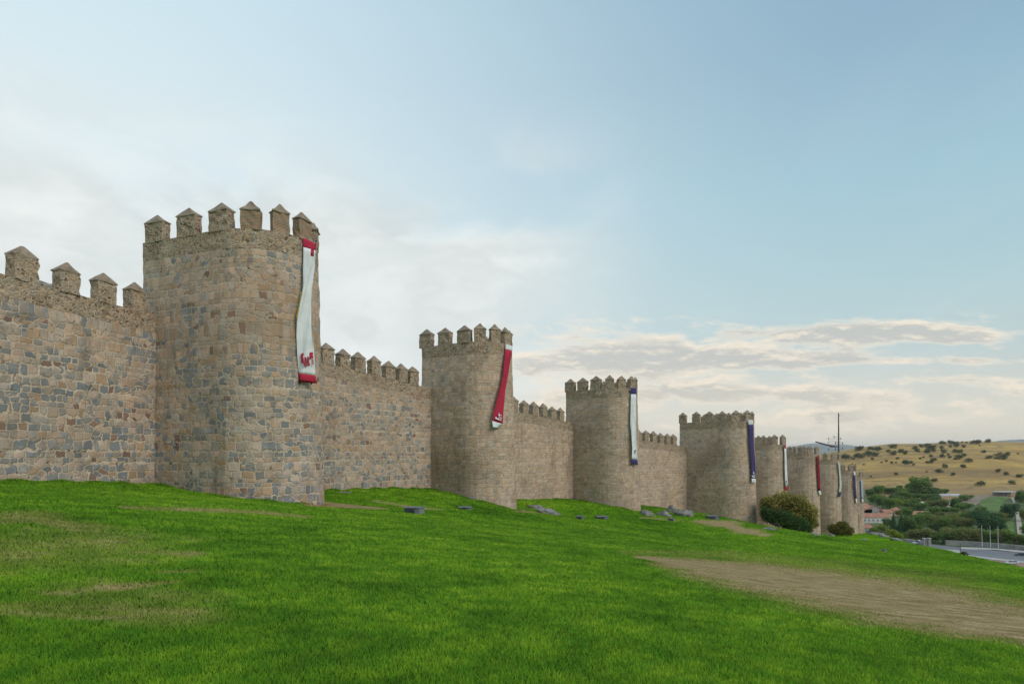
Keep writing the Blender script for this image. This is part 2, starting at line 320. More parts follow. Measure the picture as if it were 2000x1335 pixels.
def build_terrain():
    pxs = np.r_[np.linspace(-300, 1500, 210, endpoint=False), np.linspace(1500, 2150, 190)]
    az = np.arctan((pxs-1000)/F)
    az = np.r_[np.linspace(az[-1]+.03, az[0]+2*np.pi-.03, 70), az+2*np.pi]   # clockwise from +Y
    az = np.sort(az); az = np.r_[az, az[0]+2*np.pi]
    rr = np.r_[np.geomspace(1.2, 60, 200, endpoint=False), np.geomspace(60, 450, 150, endpoint=False), np.geomspace(450, 2600, 110, endpoint=False), np.geomspace(2600, 21000, 60)]
    A, Rr = np.meshgrid(az, rr, indexing='ij'); X = Rr*np.sin(A); Y = Rr*np.cos(A); Z = terrain_h(X.ravel(), Y.ravel()).reshape(X.shape)
    Yp = np.maximum(Y, 1); PX = np.where(Y > 1, 1000+F*X/Yp, np.where(X > 0, 9000, -9000))
    yc = np.interp(PX, CR_PX, CR_Y); rc = np.minimum(yc*np.sqrt(1+((PX-1000)/F)**2), 450); rc = np.where(Y > 1, rc, np.where(X > 0, 60, 300))
    zone = np.where(Rr < rc+25, 0, np.where(Rr > 2600, 3, np.where((Y > 612+16*np.sin(X/23)+9*np.sin(X/9+1)), 2, 1)))
    na, nr = X.shape
    names = [('lawn', m_lawn), ('valley_ground', m_valley), ('hillside', m_hill), ('mountains', m_mtn)]
    zc = zone[:-1, :-1]; idx = np.arange(na*nr).reshape(na, nr)
    Q = np.stack([idx[:-1, :-1], idx[:-1, 1:], idx[1:, 1:], idx[1:, :-1]], -1)
    V = np.stack([X.ravel(), Y.ravel(), Z.ravel()], -1)
    for k, (nm, mt) in enumerate(names):
        q = Q[zc == k].reshape(-1, 4)
        if k == 0:   # close the middle
            pass
        u, invx = np.unique(q, return_inverse=True); q2 = invx.reshape(-1, 4); vv = V[u]
        me = bpy.data.meshes.new(nm); faces = q2.tolist(); verts = vv.tolist()
        if k == 0:
            ring = [int(np.searchsorted(u, idx[i, 0])) for i in range(na-1)]
            verts.append((0, 0, th(0, 0))); c0 = len(verts)-1
            for i in range(len(ring)): faces.append((ring[i], ring[(i+1) % len(ring)], c0))
        me.from_pydata(verts, [], faces); me.materials.append(mt); me.polygons.foreach_set('use_smooth', [True]*len(me.polygons))
        if k == 0:
            at = me.attributes.new('dry', 'FLOAT', 'POINT'); va = np.array(verts); at.data.foreach_set('value', dry_at(va[:, 0], va[:, 1], va[:, 2]).astype(np.float32))
        me.update(); bm = bmesh.new(); bm.from_mesh(me); bmesh.ops.remove_doubles(bm, verts=bm.verts, dist=1e-4)
        bmesh.ops.recalc_face_normals(bm, faces=bm.faces)
        up = sum(f.normal.z for f in bm.faces)
        if up < 0: bmesh.ops.reverse_faces(bm, faces=bm.faces)
        bm.to_mesh(me); bm.free()
        o = bpy.data.objects.new(nm, me); link(o); tag(o, kind='structure')
build_terrain()

# ------------------------------------------------------------------ masonry materials
def mortar_tint(t, uv): return t.ramp(t.noise(uv, 1.1, 4., .6).outputs[0], [(.3, (.45, .355, .27)), (.5, (.57, .465, .365)), (.7, (.66, .56, .45))])
def masonry(name, cw=.46, ch=.40, rubble=False, warm=0., calm=0.):
    m, t, b = new_mat(name)
    uv0 = t.N('ShaderNodeUVMap', uv_map='UVMap').outputs[0]
    sx = t.N('ShaderNodeSeparateXYZ', {0: uv0}); U, Vv = sx.outputs[0], sx.outputs[1]
    dn = t.noise(uv0, 2.3, 3., .6); dn2 = t.noise(uv0, 7., 2., .6)
    off = t.V('SUBTRACT', dn.outputs['Color'], (.5, .5, .5)); off2 = t.V('SUBTRACT', dn2.outputs['Color'], (.5, .5, .5))
    def scl(v, k): return t.N('ShaderNodeVectorMath', {0: v, 'Scale': k}, operation='SCALE').outputs[0]
    uv = t.V('ADD', t.V('ADD', uv0, scl(off, .30)), scl(off2, .10))
    su = t.N('ShaderNodeSeparateXYZ', {0: uv}); u, v = su.outputs[0], su.outputs[1]
    zone = t.noise(uv0, .33, 4., .6, .4).outputs[0]; zone2 = t.noise(t.V('ADD', uv0, (31, 17, 0)), .12, 3., .55).outputs[0]
    if not rubble:
        # long courses of uneven height
        vc = t.M('ADD', t.M('DIVIDE', v, ch), t.M('MULTIPLY', t.N('ShaderNodeTexNoise', {'W': Vv, 'Scale': .9, 'Detail': 1.}, noise_dimensions='1D').outputs[0], 2.4))
        row = t.M('FLOOR', vc); fv = t.M('FRACT', vc)
        rr = t.N('ShaderNodeTexWhiteNoise', {'W': row}, noise_dimensions='1D').outputs[0]
        wv = t.M('ADD', t.M('DIVIDE', u, t.M('MULTIPLY', t.M('ADD', .72, t.M('MULTIPLY', rr, .62)), cw)), t.M('MULTIPLY', row, 37.7))
        e1 = t.N('ShaderNodeTexVoronoi', {'W': wv, 'Scale': 1., 'Randomness': .85}, voronoi_dimensions='1D', feature='DISTANCE_TO_EDGE').outputs['Distance']
        c1 = t.N('ShaderNodeTexVoronoi', {'W': wv, 'Scale': 1., 'Randomness': .85}, voronoi_dimensions='1D', feature='F1').outputs['Color']
        dv = t.M('MULTIPLY', t.M('MINIMUM', fv, t.M('SUBTRACT', 1., fv)), ch); du = t.M('MULTIPLY', e1, cw)
        dA = t.N('ShaderNodeMath', {0: dv, 1: du, 2: .07}, operation='SMOOTH_MIN').outputs[0]
        # broken rubble between the courses
        sc = t.N('ShaderNodeMapping', {'Vector': uv, 'Scale': (2.1, 2.7, 1)}).outputs[0]
        e2 = t.N('ShaderNodeTexVoronoi', {'Vector': sc, 'Scale': 1., 'Randomness': .8}, voronoi_dimensions='2D', feature='DISTANCE_TO_EDGE').outputs['Distance']
        c2 = t.N('ShaderNodeTexVoronoi', {'Vector': sc, 'Scale': 1., 'Randomness': .8}, voronoi_dimensions='2D', feature='F1').outputs['Color']
        dB = t.M('MULTIPLY', e2, .40)
        sel = t.M('GREATER_THAN', t.noise(uv0, .8, 2., .5).outputs[0], .565)
        d_ = t.fmix(sel, dA, dB); cc = t.mix(sel, c1, c2)
    else:
        sc = t.N('ShaderNodeMapping', {'Vector': uv, 'Scale': (4.6, 6.6, 1)}).outputs[0]
        e2 = t.N('ShaderNodeTexVoronoi', {'Vector': sc, 'Scale': 1., 'Randomness': .9}, voronoi_dimensions='2D', feature='DISTANCE_TO_EDGE').outputs['Distance']
        cc = t.N('ShaderNodeTexVoronoi', {'Vector': sc, 'Scale': 1., 'Randomness': .9}, voronoi_dimensions='2D', feature='F1').outputs['Color']
        d_ = t.M('MULTIPLY', e2, .18)
    s3 = t.N('ShaderNodeSeparateColor', {0: cc}); r1, r2, r3 = s3.outputs
    gn = t.noise(uv0, 22., 4., .7).outputs[0]; gm = t.noise(uv0, 5., 4., .65).outputs[0]
    if not rubble:
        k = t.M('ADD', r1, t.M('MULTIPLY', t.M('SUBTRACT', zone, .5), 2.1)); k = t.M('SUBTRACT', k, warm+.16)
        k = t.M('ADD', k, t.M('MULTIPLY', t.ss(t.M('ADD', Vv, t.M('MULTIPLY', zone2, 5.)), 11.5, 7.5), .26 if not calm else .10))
        stone = t.ramp(k, [(.0, (.46, .33, .245)), (.18, (.43, .32, .255)), (.36, (.38, .30, .25)), (.50, (.40, .335, .285)), (.64, (.33, .29, .265)), (.80, (.235, .237, .24)), (1., (.18, .20, .222))])
        stone = t.mix(t.M('MULTIPLY', t.M('GREATER_THAN', r2, .965), .8), stone, (.20, .115, .09)); stone = t.mix(t.M('MULTIPLY', t.M('LESS_THAN', r2, .09), .8), stone, (.39, .26, .16))
    else:
        stone = t.ramp(r1, [(.05, (.15, .10, .065)), (.3, (.30, .21, .14)), (.55, (.41, .30, .205)), (.8, (.31, .245, .185)), (.97, (.24, .225, .20))])
    if not rubble and calm: stone = t.mix(calm, stone, (.48, .36, .28))
    val = t.fmix(r3, .82, 1.15); stone = t.mix(1., stone, t.N('ShaderNodeCombineColor', {0: val, 1: val, 2: val}).outputs[0], 'MULTIPLY')
    stone = t.mix(1., stone, (1.12, 1.07, 1.03), 'MULTIPLY')
    gv = t.ss(gn, .3, .7, .8, 1.18); stone = t.mix(1., stone, t.N('ShaderNodeCombineColor', {0: gv, 1: gv, 2: gv}).outputs[0], 'MULTIPLY')
    mort = mortar_tint(t, uv0)
    mort = t.mix(t.ss(gn, .38, .62), mort, t.mix(.3, mort, (.24, .18, .13)))
    if not rubble: jw = t.fmix(zone2, .008, .038); jm = t.M('SUBTRACT', 1., t.ss(t.M('ADD', d_, t.M('MULTIPLY', t.M('SUBTRACT', gm, .5), .07)), jw, t.M('ADD', jw, .028)))
    else: jm = t.M('SUBTRACT', 1., t.ss(t.M('ADD', d_, t.M('MULTIPLY', t.M('SUBTRACT', gm, .5), .05)), .008, .035))
    # repointing smeared over the stones in places
    smear = t.M('MULTIPLY', t.ss(t.noise(t.V('ADD', uv0, (5, 9, 0)), .55, 5., .65, .5).outputs[0], .50, .70), .62)
    jf = t.M('MAXIMUM', jm, t.M('MULTIPLY', smear, t.ss(gm, .32, .55)))
    c = t.mix(jf, stone, mort)
    # open joints: small dark holes
    hole = t.M('MULTIPLY', t.M('MULTIPLY', jm, t.ss(t.noise(uv0, 3.1, 4., .7).outputs[0], .60, .68)), .85); c = t.mix(hole, c, (.05, .038, .028))
    # weather staining
    stn = t.N('ShaderNodeMapping', {'Vector': uv0, 'Scale': (1.1, .22, 1)}).outputs[0]
    c = t.mix(t.M('MULTIPLY', t.ss(t.noise(stn, .8, 5., .6, .3).outputs[0], .52, .75), .42), c, (.13, .092, .062))
    c = t.mix(t.M('MULTIPLY', t.ss(t.noise(t.V('ADD', uv0, (3, 40, 0)), .25, 4., .6, .5).outputs[0], .5, .68), .30), c, (.32, .21, .135))
    if not rubble: c = t.mix(t.M('MULTIPLY', t.ss(t.noise(t.N('ShaderNodeMapping', {'Vector': t.V('ADD', uv0, (71, 3, 0)), 'Scale': (1, .8, 1)}).outputs[0], .16, 6., .62, .6).outputs[0], .47, .64), .34 if calm else .12), c, (.15, .105, .075))
    t.l.new(c, b.inputs['Base Color']); b.inputs['Roughness'].default_value = .93; b.inputs['Specular IOR Level'].default_value = .15
    hgt = t.M('ADD', t.M('MULTIPLY', t.M('SUBTRACT', 1., jm), .7), t.M('ADD', t.M('MULTIPLY', gn, .25), t.M('SUBTRACT', t.M('MULTIPLY', r3, .35), hole)))
    bp = t.N('ShaderNodeBump', {'Height': hgt, 'Strength': .85, 'Distance': .07}); t.l.new(bp.outputs[0], b.inputs['Normal'])
    return m
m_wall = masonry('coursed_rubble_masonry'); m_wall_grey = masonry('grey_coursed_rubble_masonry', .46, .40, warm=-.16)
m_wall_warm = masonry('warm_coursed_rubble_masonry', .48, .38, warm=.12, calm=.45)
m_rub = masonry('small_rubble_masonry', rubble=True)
m_brick, t, b = new_mat('old_brick')
uv = t.N('ShaderNodeUVMap', uv_map='UVMap').outputs[0]
dn = t.V('SUBTRACT', t.noise(uv, 6., 3.).outputs['Color'], (.5, .5, .5)); uvd = t.V('ADD', uv, t.N('ShaderNodeVectorMath', {0: dn, 'Scale': .03}, operation='SCALE').outputs[0])
br = t.N('ShaderNodeTexBrick', {'Vector': uvd, 'Color1': (.30, .15, .085, 1), 'Color2': (.19, .115, .075, 1), 'Mortar': (.36, .29, .21, 1), 'Scale': 1., 'Mortar Size': .018, 'Brick Width': .28, 'Row Height': .085, 'Bias': 0.})
c = t.mix(t.ss(t.noise(uv, 2.5, 4.).outputs[0], .52, .65), br.outputs[0], (.24, .185, .13)); t.l.new(c, b.inputs['Base Color'])
t.l.new(t.N('ShaderNodeBump', {'Height': t.M('SUBTRACT', 1., br.outputs['Fac']), 'Strength': .5, 'Distance': .03}).outputs[0], b.inputs['Normal'])
m_cap, t, b = new_mat('mortared_cap_stone'); pos = t.N('ShaderNodeTexCoord').outputs['Object']
c = t.ramp(t.noise(pos, 2.6, 6., .7).outputs[0], [(.3, (.17, .13, .095)), (.5, (.28, .22, .165)), (.68, (.38, .31, .235))])
c = t.mix(t.ss(t.noise(pos, 9., 3., .6).outputs[0], .6, .68), c, (.10, .09, .07)); t.l.new(c, b.inputs['Base Color'])
t.l.new(t.N('ShaderNodeBump', {'Height': t.noise(pos, 10., 5., .7).outputs[0], 'Strength': .8, 'Distance': .06}).outputs[0], b.inputs['Normal'])

# ------------------------------------------------------------------ walls and towers
def vnoise(p, sc, k=0.): return noise.noise(Vector((p[0]*sc+k, p[1]*sc, p[2]*sc)))
def jitter(v, amp, sc=2.1, k=0.):
    return (v[0]+amp*(vnoise(v, sc, k)), v[1]+amp*(vnoise(v, sc, k+31)), v[2]+amp*.6*(vnoise(v, sc, k+57)))
class Path:
    """outer line of a wall in plan, resampled; normals point outwards"""
    def __init__(s, pts, nrm):
        s.p = np.array(pts, float); s.n = np.array(nrm, float); s.s = np.r_[0, np.cumsum(np.hypot(*(np.diff(s.p, axis=0).T)))]
        s.len = s.s[-1]
    def at(s, q):
        x = np.interp(q, s.s, s.p[:, 0]); y = np.interp(q, s.s, s.p[:, 1]); nx = np.interp(q, s.s, s.n[:, 0]); ny = np.interp(q, s.s, s.n[:, 1]); l = math.hypot(nx, ny)
        return np.array((x, y)), np.array((nx, ny))/l
def dense(path, step):
    n = max(2, int(round(path.len/step))+1); return np.linspace(0, path.len, n)
def shell(name, path, z0f, z1f, mat, parent, batter=0., zref=None, step=.5, thick=None, amp=.035, uoff=0., closed_top=False, rows=None, back=None):
    """face from z0 to z1 along a path; with `thick` it gets an inner face, with `back` its top reaches back to that distance"""
    qs = dense(path, step); V = []; Fc = []; UV = []
    nz = rows or max(2, int((z1f(0)-z0f(0))/.5)+1)
    def ring(off, z_of, k=0.):
        idx = []
        for q in qs:
            p, n = path.at(q); z = z_of(q); o = off(z); v = (p[0]+n[0]*o, p[1]+n[1]*o, z); V.append(jitter(v, amp, 1.9, k)); idx.append(len(V)-1)
        return idx
    zt = lambda q: z1f(q)
    bo = lambda z: batter*max(0., (zref-z))/14. if zref is not None else 0.
    cols = []
    for j in range(nz+1):
        cols.append(ring(bo, lambda q, j=j: z0f(q)+(z1f(q)-z0f(q))*j/nz))
    for j in range(nz):
        for i in range(len(qs)-1):
            a, b_, c_, d_ = cols[j][i], cols[j][i+1], cols[j+1][i+1], cols[j+1][i]
            Fc.append((a, b_, c_, d_)); UV.append([(qs[i]+uoff, V[a][2]), (qs[i+1]+uoff, V[b_][2]), (qs[i+1]+uoff, V[c_][2]), (qs[i]+uoff, V[d_][2])])
    def strip(r0, r1, du):
        for i in range(len(qs)-1):
            Fc.append((r0[i], r0[i+1], r1[i+1], r1[i])); UV.append([(qs[i]+uoff, V[r0[i]][2]), (qs[i+1]+uoff, V[r0[i+1]][2]), (qs[i+1]+uoff, V[r1[i+1]][2]+du), (qs[i]+uoff, V[r1[i]][2]+du)])
    if thick:
        top2 = ring(lambda z: -thick, zt, 9.); bot2 = ring(lambda z: -thick, z0f, 9.)
        strip(cols[-1], top2, thick); strip(top2, bot2, 0.)
        for i in (0, len(qs)-1):
            Fc.append((cols[0][i], cols[-1][i], top2[i], bot2[i])); UV.append([(0, V[cols[0][i]][2]), (0, V[cols[-1][i]][2]), (thick, V[top2[i]][2]), (thick, V[bot2[i]][2])])
    if back:
        t2 = ring(lambda z: -back, zt, 9.); b2 = ring(lambda z: -back, z0f, 9.); strip(cols[-1], t2, back); strip(t2, b2, 0.)
        for i in (0, len(qs)-1):
            col_ = [c[i] for c in cols]+[t2[i], b2[i]]; Fc.append(tuple(col_)); UV.append([(0 if k < len(cols) else back, V[k_][2]) for k, k_ in enumerate(col_)])
    if closed_top:
        Fc.append(tuple(cols[-1])); UV.append([(V[i][0], V[i][1]) for i in cols[-1]])
        l = [c[0] for c in cols]; r = [c[-1] for c in cols]; f = tuple(l+r[::-1]); Fc.append(f); UV.append([(V[i][0], V[i][2]) for i in f])
    return mesh_obj(name, V, Fc, mat, parent, UV)
def merlon(parent, p, n, z, w_, th_, h, cap_h, mat, u0, proud=.012, k=0.):
    """one battlement block with its pyramid cap; p on the outer wall line, n outward normal"""
    tx, ty = -n[1], n[0]; V = []; Fc = []; UV = []; nx_, ny_, nz_ = 4, 2, 4
    def pt(a, b, c): return (p[0]+tx*a+n[0]*b, p[1]+ty*a+n[1]*b, c)
    def face(o, du, dv, nu, nv, uu, rev):
        base = len(V)
        for j in range(nv+1):
            for i in range(nu+1):
                q = [o[m]+du[m]*i/nu+dv[m]*j/nv for m in range(3)]; V.append(jitter(pt(*q), .085, 3.1, k))
        for j in range(nv):
            for i in range(nu):
                a = base+j*(nu+1)+i; f = (a, a+1, a+nu+2, a+nu+1); l = math.hypot(du[0], du[1])
                uvq = [(uu+l*i/nu, V[a][2]), (uu+l*(i+1)/nu, V[a+1][2]), (uu+l*(i+1)/nu, V[a+nu+2][2]), (uu+l*i/nu, V[a+nu+1][2])]
                if rev: f = f[::-1]; uvq = uvq[::-1]
                Fc.append(f); UV.append(uvq)
    hw = w_/2; z0 = z-.06; H = h+.06
    face((-hw, proud, z0), (w_, 0, 0), (0, 0, H), nx_, nz_, u0-hw, True)
    face((-hw, -th_, z0), (w_, 0, 0), (0, 0, H), nx_, nz_, u0+3, False)
    face((-hw, -th_, z0), (0, th_+proud, 0), (0, 0, H), ny_, nz_, u0+1.7, True)
    face((hw, -th_, z0), (0, th_+proud, 0), (0, 0, H), ny_, nz_, u0+5, False)
    m = mesh_obj('merlon', V, Fc, mat, parent, UV)
    e = .035; zt = z+h; V = []; lv = [(hw+e, th_/2+e+.01, zt-.01), (hw+e, th_/2+e+.01, zt+.05), (hw*.52, th_*.30, zt+cap_h*.55), (hw*.10, th_*.06, zt+cap_h)]
    cy = -th_/2+proud/2; Fc = []
    S = 3
    rings = []
    for a, b, c in lv:
        r = []
        cs = [(-a, -b), (a, -b), (a, b), (-a, b)]
        for i in range(4):
            x0, y0 = cs[i]; x1, y1 = cs[(i+1) % 4]
            for s_ in range(S): r.append(len(V)); V.append(jitter(pt(x0+(x1-x0)*s_/S, cy+y0+(y1-y0)*s_/S, c), .075, 3.7, k+3))
        rings.append(r)
    nR = len(rings[0])
    for r0, r1 in zip(rings[:-1], rings[1:]):
        for i in range(nR): j = (i+1) % nR; Fc.append((r0[i], r0[j], r1[j], r1[i]))
    Fc.append(tuple(rings[-1])); Fc.append(tuple(rings[0][::-1]))
    mesh_obj('cap', V, Fc, m_cap, m)
    return m

def px_of(p): return 1000+F*p[0]/p[1]
# tower: near junction with the wall (x, y), wall bearing (deg), flank length, radius, crenel height above eye, ground depth, label
TW = []
def far_tower(rpx, tip_s, th_, L, R, zc, zb):
    tt = np.array([math.sin(R_(th_)), math.cos(R_(th_))]); n = np.array([tt[1], -tt[0]]); best = None
    for X in np.arange(-60, 160, .05):
        C = np.array([X, F*tip_s]); a = np.linspace(0, 2*np.pi, 120); m = (1000+F*(C[0]+R*np.cos(a))/(C[1]+R*np.sin(a))).max()
        if best is None or abs(m-rpx) < best[0]: best = (abs(m-rpx), C)
    C = best[1]; return (C-R*tt-L*n, th_, L, R, zc, zb)
TW.append((np.array([-21.8, 38.9]), 22, 5.1, 3.7, 13.05, -4.6))
TW.append((np.array([-8.0, 61.9]), 33, 3.7, 3.5, 10.45, -7.5))
TW.append((np.array([7.9, 83.8]), 40, 4.2, 3.5, 8.2, -10))
TW.append((np.array([28.2, 103.8]), 42, 6.1, 3.8, 5.0, -15))
TW.append(far_tower(1540, .099, 38, 4., 3.6, 1.65, -20)); TW.append(far_tower(1604, .115, 37, 4., 3.6, -.15, -23))
TW.append(far_tower(1646, .131, 36, 4., 3.5, -1.6, -27)); TW.append(far_tower(1677, .147, 34, 4., 3.5, -4.9, -30)); TW.append(far_tower(1689.5, .163, 32, 3., 3.5, -7.4, -33))
TLAB = ['nearest and largest round stone tower, white banner with red ends hanging from it', 'round stone tower hung with the red banner with white ends',
        'round stone tower hung with the white banner with purple ends', 'stocky wide stone tower hung with the purple banner, left of the big autumn bush',
        'stone tower rising behind the big autumn bush, hung with a white banner with red ends', 'stone tower behind the big autumn bush\'s right edge, hung with a dark red banner',
        'stone tower standing just left of the television mast, hung with a greenish white banner', 'distant stone tower behind the small bush, hung with a narrow purple banner',
        'farthest stone tower, beside the red roofs, hung with a pale blue and white banner']
MERL_PX = {0: [300, 362, 426, 488, 550, 597], 1: [830, 866, 904, 937, 969, 992], 2: [1112, 1136, 1162, 1190, 1215, 1237], 3: [1332.5, 1358.5, 1384.5, 1409.5, 1438, 1462]}
TOW = []
for i, (J, thd, L, R, zc, zb) in enumerate(TW):
    tt = np.array([math.sin(R_(thd)), math.cos(R_(thd))]); n = np.array([tt[1], -tt[0]]); C = J+R*tt+L*n
    ba = .38 if i == 0 else .5
    pts = []; nr = []
    bk = 1.35
    for q in np.linspace(-bk, L, max(4, int((L+bk)/.5))): pts.append(J+n*q); nr.append(-tt)
    for a in np.linspace(0, math.pi, 26)[1:-1]: v = -tt*math.cos(a)+n*math.sin(a); pts.append(C+R*v); nr.append(v)
    for q in np.linspace(L, -bk, max(4, int((L+bk)/.5))): pts.append(J+2*R*tt+n*q); nr.append(tt)
    # R is the radius at the foot: shift the line inwards by the batter so the offset brings it back at the foot
    pts = [p-v*ba for p, v in zip(pts, nr)]
    path = Path(pts, nr); zc_ = zc+EYE; zp = zc_-1.15; zb_ = zb+EYE
    base = (float(C[0]), float(C[1]), zb_+1)
    root = thing('wall_tower', TLAB[i], 'tower', (0, 0, 0), group='round towers along the city wall')
    mb_ = m_wall if i in (0,) else m_wall_warm
    Hh = zc_-zb_; bt = ba*14./Hh*1.12
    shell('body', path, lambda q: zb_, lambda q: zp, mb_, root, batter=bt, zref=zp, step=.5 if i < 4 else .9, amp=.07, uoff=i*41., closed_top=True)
    shell('parapet', path, lambda q: zp, lambda q: zc_, m_rub, root, step=.4 if i < 4 else .8, thick=.55, amp=.10, uoff=i*41.+7, rows=3)
    TOW.append(dict(J=J, tt=tt, n=n, C=C, R=R, ba=ba, zc=zc_, zb=zb_, path=path, root=root, H=Hh))
    qs = dense(path, .02); pxs_ = np.array([px_of(path.at(q)[0]) for q in qs])
    near_end = int(np.argmax(pxs_)); sl = []
    if i in MERL_PX:
        for mp in MERL_PX[i]: sl.append(qs[int(np.argmin(np.abs(pxs_[:near_end]-mp)))])
    else: sl = [q for q in np.arange(1.0, qs[near_end], 2.15)]
    pitch = 2.1; q = sl[-1]+pitch*.9
    while q < path.len-.5: sl.append(q); q += pitch
    if i >= 3: sl = [q for q in sl if q <= qs[near_end]+1.5 or q > qs[near_end]+3.]
    for j, q in enumerate(sl):
        p, nn = path.at(q); wd = (1.45, 1.4, 1.4, 1.08, .98, 1.05)[min(j, 5)]
        if i == 3: wd = 1.2
        onarc = L+bk < q < path.len-L-bk
        merlon(root, p, nn, zc_, wd if i < 4 else 1.1, .55, (1.14 if i < 4 else 1.3)+.06*math.sin(j*1.7+i*2), .56, m_brick if (i == 0 and j in (3, 4, 5)) else m_rub, q+i*13, proud=.025 if not onarc else -.02, k=i*7+j)

# curtain walls between the towers
m1 = math.tan(R_(17)); J0 = TW[0][0]; K = 46.
start = J0+np.array([-math.sin(R_(16.7)), -math.cos(R_(16.7))])*K
CURT = [(start, J0+TOW[0]['n']*0, 9.3, 8.42)]
heights = [(7.9, 6.3), (5.4, 4.0), (2.6, 1.1), (-.6, -1.4), (-2.5, -3.4), (-4.8, -5.6), (-6.8, -8), (-9.5, -10.5)]
for i in range(8): CURT.append((TOW[i]['J']+2*TOW[i]['R']*TOW[i]['tt'], TOW[i+1]['J'], heights[i][0], heights[i][1]))
CPX = {0: [-52, 43, 128, 201, 262], 1: [644, 676, 706, 737, 765, 790, 812], 2: [1008, 1028, 1047, 1065.5, 1083, 1099], 3: [1251, 1265, 1280, 1294, 1307, 1319]}
CLAB = ['long grey stone curtain wall at the left edge, ending at the nearest tower', 'curtain wall between the nearest tower and the tower with the red banner',
        'curtain wall between the red banner tower and the white and purple banner tower', 'low curtain wall left of the stocky tower with the purple banner',
        'curtain wall half hidden behind the big autumn bush', 'curtain wall behind the tower with the dark red banner', 'short curtain wall left of the television mast',
        'curtain wall seen edge on behind the small bush', 'last curtain wall before the farthest tower']
for i, (A, B, ha, hb) in enumerate(CURT):
    dvec = B-A; Lc = float(np.hypot(*dvec)); tt = dvec/Lc; n = np.array([tt[1], -tt[0]])
    A2 = A-tt*(.0 if i == 0 else .6); B2 = B+tt*.6; Lc = float(np.hypot(*(B2-A2)))
    path = Path([A2-n*.12, B2-n*.12], [n, n]); za, zb2 = ha+EYE, hb+EYE
    zf = lambda q: za+(zb2-za)*q/Lc
    zlow = min(th(*A), th(*B), th(*((A+B)/2)))-2.5
    root = thing('curtain_wall', CLAB[i], 'wall', (0, 0, 0), group='stretches of city wall between towers')
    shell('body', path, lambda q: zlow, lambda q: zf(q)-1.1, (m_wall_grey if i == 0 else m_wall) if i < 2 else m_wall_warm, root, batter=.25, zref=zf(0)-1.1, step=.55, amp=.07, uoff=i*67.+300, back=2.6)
    shell('parapet', path, lambda q: zf(q)-1.1, zf, m_rub, root, step=.4, thick=.6, amp=.10, uoff=i*67.+311, rows=3)
    qs = np.linspace(0, Lc, 3000); pp = [px_of(path.at(q)[0]) if path.at(q)[0][1] > 4 else -9999 for q in qs]; pp = np.array(pp); sl = []
    if i in CPX:
        sl = [qs[int(np.argmin(np.abs(pp-(x+(9 if i == 0 else -2 if i == 1 else -1)))))] for x in CPX[i]]
        pitch = 2.15 if i == 0 else 1.85; q = sl[0]-pitch
        while q > (0 if i else max(0., Lc-K+8)) : sl.insert(0, q); q -= pitch
    else: sl = list(np.arange(1.4, Lc-.5, 1.9))
    for j, q in enumerate(sl):
        p, nn = path.at(q); merlon(root, p, nn, zf(q), 1.12+.08*math.sin(j*3.1+i), .6, 1.12+.07*math.sin(j*2.1), .56, m_rub, q+i*29, proud=.02, k=50+i*9+j)

# ------------------------------------------------------------------ plain materials
def flat_mat(name, colr, rough=.8, var=.15, scale=3., metal=0., spec=.3):
    m, t, b = new_mat(name); pos = t.N('ShaderNodeTexCoord').outputs['Object']
    n_ = t.noise(pos, scale, 4., .6).outputs[0]; lo = tuple(c*(1-var) for c in colr); hi = tuple(min(1, c*(1+var)) for c in colr)
    t.l.new(t.ramp(n_, [(.35, lo), (.65, hi)]), b.inputs['Base Color']); b.inputs['Roughness'].default_value = rough
    b.inputs['Metallic'].default_value = metal; b.inputs['Specular IOR Level'].default_value = spec; return m
def cloth_mat(name, colr):
    m, t, b = new_mat(name); pos = t.N('ShaderNodeTexCoord').outputs['Object']
    n_ = t.noise(pos, .8, 4., .6).outputs[0]
    t.l.new(t.ramp(n_, [(.3, tuple(c*.85 for c in colr)), (.7, tuple(min(1, c*1.1) for c in colr))]), b.inputs['Base Color'])
    wv = t.N('ShaderNodeMapping', {'Vector': pos, 'Scale': (5., 5., .5)}).outputs[0]
    t.l.new(t.N('ShaderNodeBump', {'Height': t.noise(wv, 1., 2.).outputs[0], 'Strength': .6, 'Distance': .12}).outputs[0], b.inputs['Normal'])
    b.inputs['Roughness'].default_value = .85; return m
m_white = cloth_mat('white_cloth', (.66, .68, .70)); m_red = cloth_mat('crimson_cloth', (.42, .025, .06)); m_dred = cloth_mat('dark_red_cloth', (.22, .012, .03))
m_pur = cloth_mat('purple_cloth', (.055, .042, .15)); m_bluec = cloth_mat('pale_blue_cloth', (.28, .42, .55)); m_yel = cloth_mat('yellow_cloth', (.62, .50, .05)); m_gw = cloth_mat('greenish_white_cloth', (.50, .56, .50)); m_navy = cloth_mat('dark_blue_cloth', (.03, .05, .10))

